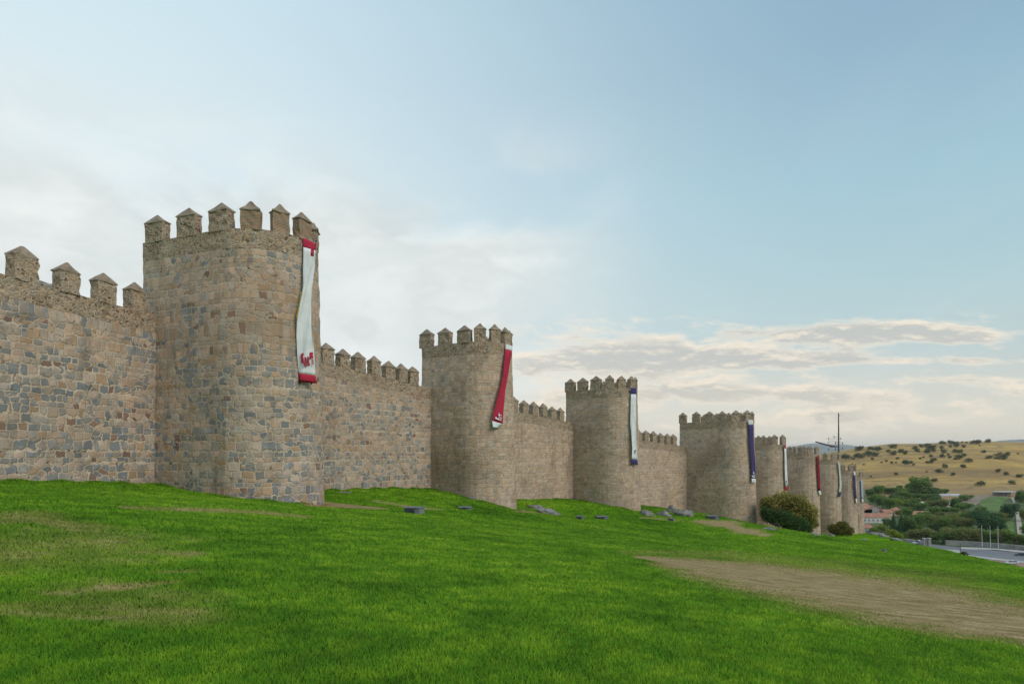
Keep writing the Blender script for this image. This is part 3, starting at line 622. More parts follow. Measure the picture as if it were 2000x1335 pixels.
# ------------------------------------------------------------------ banners
def surf_Y(ti, px, py, gap):
    T = TOW[ti]; R = T['R']-T['ba']*max(0, min(1, (EYE-(py-HY)*T['C'][1]/F-T['zb'])/T['H']))*1.0+gap
    k = (px-1000)/F; C = T['C']; a = 1+k*k; b_ = -2*(k*C[0]+C[1]); c_ = C[0]**2+C[1]**2-R*R; D = b_*b_-4*a*c_
    D = max(D, 0.); return (-b_-math.sqrt(D))/(2*a)
def banner(ti, rows, splits, mats, label, emblem=None, em_mat=None, names=('top_band', 'cloth', 'bottom_band'), ragged=2, gap=.32, extra=None):
    """rows: (left x, left y, right x, right y) from top to bottom; splits: row positions where the colour changes"""
    rows = np.array(rows, float); nrow = len(rows); root = thing('banner', label, 'banner', (0, 0, 0), group='long banners hanging from the towers')
    NU = 8
    Yc = [np.mean([surf_Y(ti, r[0], r[1], gap), surf_Y(ti, (r[0]+r[2])/2, r[1], gap)]) for r in rows]
    def pt(rp, u, push=0.):
        r = [np.interp(rp, range(nrow), rows[:, c]) for c in range(4)]; x = r[0]+(r[2]-r[0])*u; y = r[1]+(r[3]-r[1])*u
        px_mid = r[0]+(r[2]-r[0])*.5; Y = surf_Y(ti, px_mid, y, gap)
        Yr = Y+(u-.5)*.55+.10*math.sin(u*6.3+rp*.9)+.05*math.sin(u*11+rp*2.1)-push
        return P(x, y, Yr)
    def patch(name, r0, r1, mat, rag=False, u0=0., u1=1., push=0., nu=NU, par=root):
        nv = max(2, int((r1-r0)*4)); V = []; Fc = []
        for j in range(nv+1):
            for i in range(nu+1):
                u = u0+(u1-u0)*i/nu; rp = r0+(r1-r0)*j/nv
                V.append(pt(rp, u, push))
        if rag:
            for i in range(nu+1):
                x, y, z = V[nv*(nu+1)+i]; dz = [0, .32, .1, .42, .2, .02, .3, .25, 0][i % 9]*rag; V[nv*(nu+1)+i] = (x, y, z+dz)
        for j in range(nv):
            for i in range(nu): a = j*(nu+1)+i; Fc.append((a, a+nu+1, a+nu+2, a+1))
        o = mesh_obj(name, V, Fc, mat, par, smooth=True); s_ = o.modifiers.new('thickness', 'SOLIDIFY'); s_.thickness = .012; return o
    e = [0]+list(splits)+[nrow-1]; parts = []
    for k in range(len(e)-1): parts.append(patch(names[k], e[k], e[k+1], mats[k], rag=(ragged if k == len(e)-2 else 0)))
    # the cord that ties it to the battlements
    tl = pt(0, .1); tr = pt(0, .9); c = TOW[ti]['C']; mb = MB()
    for q in (tl, tr):
        inw = Vector((c[0]-q[0], c[1]-q[1], 0)).normalized()*.45; mb.tube(q, (q[0]+inw.x, q[1]+inw.y, q[2]+.3), .012, n=5)
    mb.build('cord', m_white, root)
    if emblem: emblem(lambda rp, u: pt(rp, u, .11), root, em_mat, parts)
    if extra: extra(patch)
    return root
def shape_emblem(shapes, rp0, rp1, u0, u1, name='emblem'):
    """flat shapes in a unit square laid on the cloth"""
    def make(pt, root, mat, parts):
        V = []; Fc = []
        for poly in shapes:
            b0 = len(V)
            for (x, y) in poly: V.append(pt(rp0+(rp1-rp0)*y, u0+(u1-u0)*x))
            Fc.append(tuple(range(b0, len(V))))
        o = mesh_obj(name, V, Fc, mat, root); s_ = o.modifiers.new('thickness', 'SOLIDIFY'); s_.thickness = .01
    return make
EM1 = [[(0, .06), (.12, 0), (1, 0), (1, .2), (0, .24)], [(0, .25), (.2, .25), (.2, .66), (0, .62)], [(.28, .27), (.4, .26), (.46, .6), (.5, .92), (.38, .95), (.3, .66)], [(.22, .6), (.27, .66), (.3, .97), (.18, .9)],
       [(.5, .26), (.62, .25), (.64, .55), (.72, .86), (.62, .9), (.54, .62)], [(.7, .22), (1, .21), (1, .42), (.86, .36), (.76, .44), (.7, .42)], [(.9, .44), (1, .44), (1, .84), (.92, .8)]]
EMS = [[(.45, 0), (.6, .0), (.58, .2), (.9, .18), (.9, .3), (.62, .32), (.6, .5), (.95, .55), (.95, .7), (.6, .62), (.5, .5), (.5, .3), (.4, .3)], [(.0, .62), (.15, .55), (.3, .75), (.45, .65), (.6, .85), (.8, .72), (.95, .95), (.5, .98), (.0, .85)]]
EMT = [[(.2, .05), (.9, .0), (.85, .3), (.6, .35), (.6, .6), (.35, 1.), (.2, .95), (.4, .55), (.4, .3)]]
banner(0, [(591.8, 464, 618, 476), (592, 482, 617, 489), (591.8, 512, 615.5, 516), (591.8, 542, 612, 543), (591, 562, 609, 565), (585.5, 598, 607.6, 594), (580, 628, 608, 628), (579, 656, 609.6, 656), (580, 682, 613, 678), (581.6, 710, 614.7, 708), (582.4, 728, 616, 733), (585, 750, 621, 754)],
       [1, 10], [m_red, m_white, m_red], 'long twisting white banner with red ends and a red emblem on the nearest tower', shape_emblem(EM1, 8.3, 9.35, .20, .93), m_red,
       extra=lambda pf: (pf('yellow_lining', 4.2, 5.8, m_yel, u0=-.13, u1=.04, push=-.12, nu=2), pf('top_tab', 1., 1.45, m_red, u0=.62, u1=.86, push=.03, nu=2)))
banner(1, [(988, 671, 1001, 676), (987, 681, 1000.5, 685), (985, 703, 997, 703), (982, 735, 991.5, 737), (975, 762, 987, 762), (969.7, 785, 985, 785), (963.7, 807, 983, 808), (960.7, 821, 982, 827.5), (963, 834, 973, 836)],
       [1, 7], [m_white, m_red, m_white], 'red banner with white ends blown slantwise across the second tower', shape_emblem(EMS, 5.95, 6.75, .25, .9), m_white, ragged=0)
banner(2, [(1232, 757, 1243.2, 757), (1232.2, 769, 1242.6, 769.6), (1231.4, 807, 1242.3, 807), (1231, 826, 1242, 826), (1233, 854.5, 1242.3, 854.5), (1235, 875, 1243.4, 875), (1233.9, 896, 1245.3, 898), (1231.6, 908, 1246, 910)],
       [1, 6], [m_pur, m_white, m_pur], 'white banner with purple ends on the third tower, right of the red one', shape_emblem(EMT, 5.15, 5.5, .35, .85), m_navy, ragged=1.6)
banner(3, [(1461.5, 820, 1470.8, 820), (1462, 829, 1471.4, 829), (1463.6, 864, 1472.4, 864), (1466.7, 906, 1475, 906), (1467.8, 934, 1476, 934), (1468.8, 944, 1477, 944)],
       [1, 4], [m_white, m_pur, m_white], 'purple banner with white ends on the stocky fourth tower', shape_emblem(EMS, 3.5, 3.95, .1, .9), m_white, ragged=1.2)
banner(4, [(1531.6, 868, 1535, 868), (1532, 875, 1535.6, 875), (1532.6, 910, 1537, 910), (1533.6, 949.6, 1539, 949.6), (1533.5, 957, 1540, 957)], [1, 3], [m_red, m_white, m_red], 'white banner with small red ends above the big autumn bush', shape_emblem(EMT, 2.7, 2.85, .2, .8), m_navy, ragged=0)
banner(5, [(1596.2, 889, 1599.6, 889), (1596, 924, 1601.4, 924), (1598.8, 958, 1602.4, 958), (1600, 966, 1605, 966)], [2], [m_dred, m_white], 'dark red banner with a white foot, left of the television mast', names=('cloth', 'bottom_band'), ragged=0)
banner(6, [(1637.4, 902, 1639.4, 902), (1639.4, 930, 1642.4, 930), (1640, 948, 1644, 948), (1638.5, 961, 1643, 961), (1637, 969, 1641.5, 969)], [3], [m_gw, m_navy], 'greenish white banner with dark foot hanging below the television mast', names=('cloth', 'bottom_band'), ragged=0)
banner(7, [(1667.6, 921, 1670.6, 921), (1667.8, 928, 1670.6, 928), (1668, 948, 1671.4, 948), (1671, 973, 1673.6, 973), (1672, 981, 1674.5, 981)], [1, 3], [m_white, m_pur, m_white], 'narrow purple banner with white tips on the distant eighth tower', ragged=0)
banner(8, [(1681.6, 937, 1683.8, 937), (1682, 955, 1685, 955), (1683, 974, 1686, 974), (1683.6, 980, 1686, 980)], [2], [m_bluec, m_white], 'pale blue and white banner on the farthest tower', names=('cloth', 'bottom_band'), ragged=0)

# ------------------------------------------------------------------ television mast behind the seventh tower
m_metal = flat_mat('weathered_galvanised_metal', (.10, .085, .075), .6, .3, 6., .3)
def mast():
    Y = 172.; s = Y/F; base = P(1638, 905, Y); root = thing('television_mast', 'tall thin television mast with a sideways aerial boom above the distant towers', 'mast', base)
    def q(px, py): a = P(px, py, Y); return (a[0]-base[0], a[1]-base[1], a[2]-base[2])
    b0 = q(1638, 905)
    MB().tube((0, 0, -8), q(1638, 862), .22, .2, 8).tube(q(1638, 862), q(1637.8, 806), .2, .13, 8).tube(q(1638, 811), (q(1640, 811)[0], 0, q(1640, 811)[2]), .12, n=6).build('pole', m_metal, root)
    MB().tube(q(1593, 862.5), q(1626, 871), .18, .22, 6).tube(q(1626, 871), q(1637, 872), .16, n=6).box(q(1626, 871.3), (.9, .5, .5)).build('boom', m_metal, root)
    for x, y0, y1 in ((1618, 854, 858), (1618, 862, 865), (1629, 850, 855), (1632, 862, 868), (1642, 854, 858), (1646, 863, 868), (1618, 875, 880), (1632, 874, 879), (1646, 873, 878)):
        MB().tube(q(x, y0), q(x, y1), .09, n=5).build('aerial_element', m_metal, root)
        MB().tube(q(1638, (y0+y1)/2+1), q(x, (y0+y1)/2), .035, n=4).build('aerial_arm', m_metal, root)
    for y in (852, 856, 860, 864, 868):
        a = q(1635.8, y); c = q(1640.2, y); MB().tube((a[0], -.3, a[2]), (c[0], .3, c[2]), .06, n=5).build('crossbar', m_metal, root)
    a = q(1618, 859); c = q(1646, 864); MB().tube(a, c, .04, n=4).build('wire', m_metal, root)
mast()

# ------------------------------------------------------------------ grey house behind the first curtain wall
m_slate = flat_mat('slate_roof', (.20, .185, .175), 1., .25, 2.); m_glassd = flat_mat('window_glass', (.22, .26, .30), .15, .1, 1., 0, .6); m_plas = flat_mat('pale_plaster', (.45, .42, .38), .9, .12, .5)
def town_house():
    Y = 62.; a = P(60, 537, Y); c = P(150, 560, Y); x0, x1 = P(30, 0, Y)[0], P(152, 0, Y)[0]; zt = P(0, 540, Y)[2]; ze = P(0, 581, Y)[2]-.4; zb = 0.
    root = thing('town_house', 'grey slate roofed house glimpsed between the battlements of the left wall', 'house', ((x0+x1)/2, Y+4, zb)); w_ = x1-x0
    MB().box((0, 0, ze/2), (w_, 8, ze)).build('wall', m_plas, root)
    rf = MB().poly([(-w_/2-.3, -4.3, ze), (w_/2+.3, -4.3, ze), (w_/2+.3, 4.3, ze), (-w_/2-.3, 4.3, ze), (-w_/2+1, -2.6, zt), (w_/2-4.6, -2.6, zt), (w_/2-4.6, 2.6, zt), (-w_/2+1, 2.6, zt)],
              [(0, 1, 5, 4), (1, 2, 6, 5), (2, 3, 7, 6), (3, 0, 4, 7), (4, 5, 6, 7), (3, 2, 1, 0)]).build('roof', m_slate, root)
    for x in (-1.4, .4):
        f = MB().box((x, -3.55, ze+1.05), (1.1, 1.3, 1.3)).build('window', m_plas, root); MB().box((x, -4.22, ze+1.05), (.85, .06, 1.05)).build('pane', m_glassd, f)
town_house()

# ------------------------------------------------------------------ rocks
m_rock, t, b = new_mat('granite_outcrop'); pos = t.N('ShaderNodeNewGeometry').outputs['Position']
c = t.ramp(t.noise(pos, 1.4, 6., .65).outputs[0], [(.3, (.10, .10, .10)), (.5, (.20, .195, .185)), (.7, (.33, .31, .28))])
c = t.mix(t.ss(t.noise(pos, 4.5, 4., .6).outputs[0], .58, .68), c, (.07, .07, .075)); t.l.new(c, b.inputs['Base Color'])
t.l.new(t.N('ShaderNodeBump', {'Height': t.noise(pos, 5., 6., .7).outputs[0], 'Strength': .9, 'Distance': .12}).outputs[0], b.inputs['Normal'])
def rock(px, py, wpx, hpx, label, group=None, seed=0, name='rock', tilt=0., dep=.7, mat=None, Y=None):
    p = hit(px, py) if Y is None else Vector(P(px, py, Y)); s = p.y/F; a, h = wpx*s/2, hpx*s
    me = bpy.data.meshes.new(name); bm = bmesh.new(); bmesh.ops.create_icosphere(bm, subdivisions=4, radius=1)
    for v in bm.verts:
        c = v.co; k = 1+.30*noise.noise(c*1.3+Vector((seed*5.1, 0, 0)))+.13*noise.noise(c*3.2+Vector((seed, 9, 0)))+.05*noise.noise(c*8)
        if c.z > 0: k *= 1-.12*abs(noise.noise(c*2+Vector((0, seed, 3))))
        v.co = Vector((c.x*a*k, c.y*a*dep*k, c.z*h*k*(1 if c.z > 0 else .6)))
        v.co.z += tilt*v.co.x
    bm.to_mesh(me); bm.free(); me.materials.append(mat or m_rock); me.polygons.foreach_set('use_smooth', [True]*len(me.polygons))
    o = bpy.data.objects.new(name, me); o.location = (p.x, p.y, p.z-.02); link(o); tag(o, label, 'rock', group); return o
G = 'rocks along the foot of the wall'
rock(1045, 992, 40, 7, 'dark flat rock at the upper end of the sloping outcrop behind the second tower', G, 1, tilt=-.05)
rock(1075, 1002, 48, 10, 'long pale sloping granite outcrop in the grass right of the second tower', G, 2, tilt=-.33)
rock(1262, 1005, 30, 10, 'dark rounded rock at the foot of the third tower', G, 3, tilt=-.1)
rock(1296, 1007, 28, 10, 'pale cracked rock right of the dark rounded one under the low wall', G, 4)
rock(1312, 1000, 18, 14, 'small dark knobbly boulder against the low curtain wall', G, 5)
rock(1336, 1006, 34, 12, 'broad grey boulder at the left foot of the stocky tower', G, 6)
rock(426, 970, 16, 2.2, 'pale flat stone at the foot of the nearest tower, left of a longer one', G, 7)
rock(455, 974, 26, 2.2, 'long pale flat stone at the foot of the nearest tower', G, 8)
rock(670, 961, 34, 2.2, 'pale flat slab in the grass beside the nearest tower\'s far side', G, 9)
rock(919, 974, 14, 4, 'short pale block at the foot of the second tower', G, 10)
rock(1022, 997, 8, 3, 'small pale stone right of the second tower\'s foot', G, 11)
rock(1727, 1077, 11, 7, 'lone whitish boulder on the open grass near the far bushes', None, 12)
rock(1502, 1033, 30, 4, 'flat grey rock between the stocky tower and the big bush', G, 13)
rock(1592, 1044, 22, 4, 'flat grey stone in the grass between the two bushes', G, 14)
rock(1623, 1047, 12, 6, 'dark upright stone left of the small bush', G, 15)
rock(1712, 1043, 34, 4.5, 'long pale rock ledge on the crest right of the small bush', G, 16, tilt=-.06)
rock(1728, 1048, 22, 5, 'grey rock stepping down the crest below the long ledge', G, 17, tilt=-.15)
rock(1752, 1055, 26, 5, 'lowest grey rock at the end of the grassy crest', G, 18, tilt=-.2)
rock(1688, 1054, 12, 3, 'small dark stone low in the grass below the farthest tower', G, 19)

# ------------------------------------------------------------------ floodlight housings in the lawn
m_conc = flat_mat('grey_concrete', (.17, .18, .20), .8, .2, 4.); m_dark = flat_mat('dark_louvre', (.045, .05, .06), .6, .2, 4.)
def floodbox(px, py, wpx, hpx, label, rz=.0):
    p = hit(px, py); s = p.y/F; w_, h = wpx*s, hpx*s; root = thing('floodlight_box', label, 'light box', (p.x, p.y, p.z-.05), rz, 'low floodlight boxes in the grass'); dpt = w_*.75
    MB().box((0, .02, h/2), (w_*.96, dpt, h)).build('housing', m_conc, root, bevel=.015)
    MB().box((0, 0, h+.02), (w_*1.04, dpt*1.08, .05)).build('lid', m_conc, root, bevel=.01)
    g = MB()
    for i in range(5): g.box((-w_*.14, -dpt/2-.0, h*(.12+.17*i)), (w_*.62, .05, h*.09))
    g.build('louvre', m_dark, root)
floodbox(809, 1002, 33, 13, 'nearest grey louvred light box in the grass between the first two towers', -.25)
floodbox(908, 993, 26, 4.5, 'low flat grey light box in the grass before the red banner tower', .1)
floodbox(1133, 1013, 14, 6.5, 'small square grey light box, left of a longer one in the grass', -.2)
floodbox(1175, 1012, 22, 5, 'long low grey light box in the grass before the third tower', .1)
floodbox(1311, 1016, 11, 5.5, 'small grey light box on the mound below the low curtain wall', .2)
floodbox(1391, 1013, 22, 7, 'grey light box at the very foot of the stocky tower', 0)

# ------------------------------------------------------------------ foliage
def leaf_mat(name, dark, mid, light, scale=3.2):
    m, t, b = new_mat(name); pos = t.N('ShaderNodeTexCoord').outputs['Object']; r = t.N('ShaderNodeAttribute', attribute_name='tint').outputs['Fac']
    n_ = t.noise(pos, scale, 3., .6).outputs[0]; k = t.M('ADD', t.M('MULTIPLY', r, .5), t.M('MULTIPLY', t.M('SUBTRACT', n_, .22), 1.0))
    oi = t.N('ShaderNodeObjectInfo').outputs['Random']
    c = t.ramp(k, [(.3, dark), (.52, mid), (.78, light)]); c = t.mix(1., c, (1.25, 1.25, 1.2), 'MULTIPLY'); c = t.mix(t.M('MULTIPLY', oi, .25), c, mid)
    t.l.new(c, b.inputs['Base Color']); b.inputs['Roughness'].default_value = .7; b.inputs['Specular IOR Level'].default_value = .15
    tr = t.N('ShaderNodeBsdfTranslucent', {'Color': t.mix(1., c, (1.5, 1.7, 1.1), 'MULTIPLY')}); mx = t.N('ShaderNodeMixShader', {0: .42, 1: b.outputs[0], 2: tr.outputs[0]})
    t.l.new(mx.outputs[0], m.node_tree.nodes['Material Output'].inputs[0])
    return m
L_dark = leaf_mat('dark_green_leaves', (.042, .075, .028), (.078, .13, .044), (.13, .19, .065)); L_mid = leaf_mat('green_leaves', (.050, .090, .026), (.10, .155, .042), (.17, .23, .06))
L_yel = leaf_mat('yellow_green_leaves', (.10, .13, .022), (.18, .21, .035), (.27, .29, .05)); L_olive = leaf_mat('olive_brown_leaves', (.085, .095, .038), (.145, .15, .06), (.22, .21, .085))
L_aut = leaf_mat('autumn_leaves', (.11, .10, .035), (.20, .175, .06), (.31, .26, .085), .9); L_blue = leaf_mat('blue_green_leaves', (.025, .058, .032), (.050, .098, .046), (.085, .14, .065))
L_scrub = leaf_mat('evergreen_scrub_leaves', (.048, .060, .036), (.078, .088, .050), (.115, .125, .068))
m_bark = flat_mat('bark', (.10, .075, .05), .95, .3, 3.)
def leaf_mesh(name, n, lobes, leaf, mat, seed=0, zmin=-.9, hollow=.45):
    """leaf-sized faces scattered through overlapping lobes: lobes = (cx,cy,cz, rx,ry,rz)"""
    r = np.random.default_rng(seed); V = []; Fc = []; tint = []
    wts = np.array([l[3]*l[4]*l[5] for l in lobes])**.67; wts /= wts.sum(); which = r.choice(len(lobes), n, p=wts)
    d = r.normal(size=(n, 3)); d /= np.linalg.norm(d, axis=1)[:, None]; rad = (hollow+(1-hollow)*r.random(n)**.6)
    lump = np.array([1+.28*noise.noise(Vector(tuple(q*2.1))+Vector((seed*3., 0, w_*2.))) for q, w_ in zip(d, which)])
    lb = np.array(lobes)[which]; c = lb[:, :3]+d*lb[:, 3:]*(rad*lump)[:, None]
    keep = c[:, 2] > zmin; c = c[keep]; d = d[keep]; m = len(c)
    u = r.normal(size=(m, 3)); u /= np.linalg.norm(u, axis=1)[:, None]; nn = d*.8+r.normal(size=(m, 3))*.6; w_ = np.cross(u, nn); w_ /= np.linalg.norm(w_, axis=1)[:, None]
    sz = leaf*(.6+.8*r.random(m))[:, None]; pts = np.stack([c-u*sz, c+w_*sz*.55, c+u*sz, c-w_*sz*.55], 1).reshape(-1, 3)
    me = bpy.data.meshes.new(name); me.vertices.add(len(pts)); me.vertices.foreach_set('co', pts.astype(np.float32).ravel())
    me.loops.add(m*4); me.loops.foreach_set('vertex_index', np.arange(m*4, dtype=np.int32)); me.polygons.add(m); me.polygons.foreach_set('loop_start', np.arange(0, m*4, 4, dtype=np.int32)); me.polygons.foreach_set('loop_total', np.full(m, 4, np.int32))
    at = me.attributes.new('tint', 'FLOAT', 'POINT'); at.data.foreach_set('value', np.repeat(r.random(m), 4).astype(np.float32)); me.materials.append(mat); me.update(calc_edges=True)
    return me
def branch_mesh(name, h0, spread, n, r0, seed=0, trunk=True, mat=None):
    r = random.Random(seed); mb = MB()
    if trunk: mb.tube((0, 0, -.15), (.02, 0, h0), r0, r0*.7, 7)
    for i in range(n):
        a = 2*math.pi*i/n+r.uniform(-.3, .3); e = spread*(.5+.4*r.random()); z1 = h0+(.25+.35*r.random())*(1-h0)
        mid = (math.cos(a)*e*.45, math.sin(a)*e*.45, h0+(z1-h0)*.6); mb.tube((.02, 0, h0*.9 if trunk else 0), mid, r0*.55, r0*.35, 5); mb.tube(mid, (math.cos(a)*e, math.sin(a)*e, z1), r0*.35, r0*.12, 5)
    me = bpy.data.meshes.new(name); me.from_pydata(mb.v, [], mb.f); me.materials.append(mat or m_bark); me.update(); return me
def round_lobes(seed, n=9, zc=.5, spread=.30, rr=.24, flat=1.):
    r = random.Random(seed); L = [(0, 0, zc, .40, .40, .40*flat)]
    for i in range(n):
        a = 2*math.pi*i/n+r.uniform(-.3, .3); e = spread*(.6+.6*r.random()); L.append((math.cos(a)*e, math.sin(a)*e, zc+r.uniform(-.26, .30)*flat, rr*r.uniform(.7, 1.1), rr*r.uniform(.7, 1.1), rr*r.uniform(.65, 1.)*flat))
    return L
# unit trees: about 1 wide and 1 tall
KIND = {}
for k, (mt, sd_) in {'dark': (L_dark, 1), 'mid': (L_mid, 2), 'yellow': (L_yel, 3), 'olive': (L_olive, 4), 'blue': (L_blue, 5)}.items():
    KIND[k] = (leaf_mesh('crown', 2300, round_lobes(sd_, 12, .5, .33, .20), .038, mt, sd_, .0, .35), branch_mesh('trunk', .25, .3, 5, .025, sd_))
KIND['fir'] = (leaf_mesh('crown', 1800, [(0, 0, .12+.1*i, .42*(1-i/9.2), .42*(1-i/9.2), .12) for i in range(9)], .032, L_blue, 7), branch_mesh('trunk', .8, .1, 4, .03, 7))
for _i, _nm in enumerate(('scrub2', 'scrub3')): KIND[_nm] = (leaf_mesh('foliage', 520, round_lobes(31+_i*7, 6, .44, .34, .22, 1.), .06, L_scrub, 31+_i, -.02, .3), branch_mesh('stem', .15, .3, 4, .03, 31+_i))
KIND['scrub'] = (leaf_mesh('foliage', 600, round_lobes(8, 7, .46, .28, .26, 1.), .06, L_scrub, 8, -.02, .3), branch_mesh('stem', .15, .3, 4, .03, 8))
SCL = 1.12
def plant(name, kind, px, base, wpx, hpx, label, cat, group, parts=('crown', 'trunk'), rz=None, Y=None):
    p = hit(px, base) if Y is None else Vector(P(px, base, Y)); s = p.y/F; rz = random.uniform(0, 6.28) if rz is None else rz
    root = thing(name, label, cat, (p.x, p.y, p.z), rz, group); cm, bmesh_ = KIND[kind]; sw, sh = wpx*s*SCL, hpx*s*SCL
    for nm, me in ((parts[0], cm), (parts[1], bmesh_)):
        o = bpy.data.objects.new(nm, me); link(o, root); o.scale = (sw, sw, sh)
    return root

# big autumn bush and the small one, built for their own place
def big_bush():
    p = hit(1542, 1040); p = Vector(P(1541, 1036, 98.)); p.z = th(p.x, p.y); s = p.y/F
    root = thing('large_bush', 'large bush, rusty autumn leaves above and dark green ones in front', 'bush', (p.x, p.y, p.z))
    q = lambda px, py, r, ry=None, dy=0.: ((px-1541)*s, dy, (HY-py)*s+EYE-p.z, r*s, (r*s), (ry or r)*s)
    aut = [q(1510, 985, 20, 18, .5), q(1535, 977, 22, 18, .8), q(1560, 985, 24, 22, .5), q(1578, 1003, 20, 22, 0), q(1550, 1005, 28, 26, .6), q(1585, 1020, 14, 14, 0), q(1498, 980, 12, 10, .5)]
    grn = [q(1498, 1006, 16, 16, -1.2), q(1520, 1010, 24, 18, -1.6), q(1550, 1022, 22, 16, -1.8), q(1565, 1030, 14, 12, -1.4), q(1490, 1000, 10, 14, -.6), q(1535, 1022, 20, 14, -1.8)]
    o = bpy.data.objects.new('autumn_foliage', leaf_mesh('autumn_foliage', 8500, aut, .17, L_aut, 21, -.1, .3)); link(o, root)
    o = bpy.data.objects.new('green_foliage', leaf_mesh('green_foliage', 9500, grn, .12, leaf_mat('bush_green_leaves', (.022, .050, .018), (.045, .085, .028), (.085, .13, .045), .9), 22, -.1, .35)); link(o, root)
    mb = MB()
    for i in range(9):
        a = i*.7; mb.tube(((i-4)*.35, math.sin(i*2)*.5, -.2), ((i-4)*.9, math.sin(i*2)*.9, 3.2+math.sin(a)), .07, .02, 5)
    mb.build('branches', m_bark, root)
big_bush()
def small_bush():
    p = Vector(P(1642, 1046, 118.)); p.z = th(p.x, p.y); s = p.y/F
    root = thing('small_bush', 'small brownish green bush right of the big autumn bush', 'bush', (p.x, p.y, p.z))
    q = lambda px, py, r, ry=None, dy=0.: ((px-1642)*s, dy, (HY-py)*s+EYE-p.z, r*s, r*s, (ry or r)*s)
    lob = [q(1628, 1032, 12, 11), q(1645, 1028, 14, 12), q(1656, 1036, 11, 10), q(1640, 1036, 16, 10)]
    o = bpy.data.objects.new('foliage', leaf_mesh('foliage', 6500, lob, .12, leaf_mat('ochre_green_leaves', (.05, .055, .016), (.11, .10, .028), (.18, .15, .04)), 23, -.1, .3)); link(o, root)
    mb = MB()
    for i in range(6): mb.tube(((i-3)*.2, 0, -.2), ((i-3)*.6, .3*math.sin(i), 1.6), .04, .015, 5)
    mb.build('branches', m_bark, root)
small_bush()

# ------------------------------------------------------------------ valley: meadow, roads, parking
def c8(u, v): return 1640+u/4.767, 840+v/4.767
def sheet(name, pix, mat, lift=.15, sub=10, label=None):
    """flat area of ground draped over the terrain; pix: two edge polylines of photo points (same length)"""
    A, B = pix; V = []; Fc = []; n = len(A); K_ = 6
    rows = []
    for i in range((n-1)*sub+1):
        q = i/sub; j = min(int(q), n-2); r = q-j; a = [A[j][k]+(A[j+1][k]-A[j][k])*r for k in (0, 1)]; c = [B[j][k]+(B[j+1][k]-B[j][k])*r for k in (0, 1)]
        row = []
        pa, pb = hit(*a, Y0=150), hit(*c, Y0=150)
        for k in range(K_+1): x = pa.x+(pb.x-pa.x)*k/K_; y = pa.y+(pb.y-pa.y)*k/K_; row.append(len(V)); V.append((x, y, th(x, y)+lift))
        rows.append(row)
    for r0, r1 in zip(rows[:-1], rows[1:]):
        for k in range(K_): Fc.append((r0[k], r0[k+1], r1[k+1], r1[k]))
    o = mesh_obj(name, V, Fc, mat); bm = bmesh.new(); bm.from_mesh(o.data); bmesh.ops.recalc_face_normals(bm, faces=bm.faces)
    if sum(f.normal.z for f in bm.faces) < 0: bmesh.ops.reverse_faces(bm, faces=bm.faces)
    bm.to_mesh(o.data); bm.free(); tag(o, kind='structure'); return o
m_asph = flat_mat('asphalt', (.17, .175, .19), .9, .12, .15); m_pale = flat_mat('pale_concrete_paving', (.42, .40, .38), .9, .12, .2); m_dirt = flat_mat('pale_dirt_track', (.36, .31, .25), .95, .15, .2); m_mead = flat_mat('meadow_grass', (.095, .155, .035), .95, .35, .12); m_earth = flat_mat('bare_earth', (.24, .18, .14), .95, .2, .1); m_redearth = flat_mat('reddish_paving', (.30, .19, .14), .9, .12, .3)
sheet('parking_ground', ([(1750, 1055), (1830, 1064), (1900, 1071), (2000, 1079), (2080, 1086)], [(1730, 1072), (1830, 1098), (1900, 1112), (2000, 1135), (2080, 1150)]), m_asph, .10)
sheet('pavement', ([c8(860, 1098), c8(1000, 1110), c8(1100, 1118), c8(1180, 1160), c8(1400, 1188), c8(1720, 1222)], [c8(850, 1112), c8(1000, 1140), c8(1100, 1150), c8(1180, 1172), c8(1400, 1202), c8(1720, 1236)]), m_pale, .22)
sheet('footpath', ([c8(1120, 1090), c8(1280, 1092), c8(1460, 1102), c8(1720, 1125)], [c8(1130, 1104), c8(1250, 1112), c8(1440, 1112), c8(1720, 1142)]), m_pale, .22)
sheet('verge', ([c8(1250, 1205), c8(1400, 1206), c8(1720, 1240)], [c8(1250, 1225), c8(1400, 1250), c8(1720, 1300)]), m_redearth, .18)
sheet('meadow', ([c8(1310, 640), c8(1400, 625), c8(1500, 618), c8(1570, 625)], [c8(1300, 690), c8(1390, 760), c8(1490, 765), c8(1520, 700)]), m_mead, .3)
sheet('lower_meadow', ([c8(1520, 860), c8(1560, 845), c8(1615, 840)], [c8(1500, 930), c8(1560, 990), c8(1630, 1000)]), m_mead, .3)
sheet('dirt_track', ([c8(1595, 625), c8(1608, 660), c8(1625, 720), c8(1640, 800), c8(1648, 900), c8(1655, 985)], [c8(1615, 625), c8(1635, 660), c8(1655, 720), c8(1680, 800), c8(1700, 900), c8(1715, 985)]), m_dirt, .35)
sheet('earth_terrace', ([c8(1140, 640), c8(1240, 610), c8(1400, 605), c8(1570, 608)], [c8(1140, 665), c8(1260, 700), c8(1400, 622), c8(1570, 625)]), m_earth, .3)

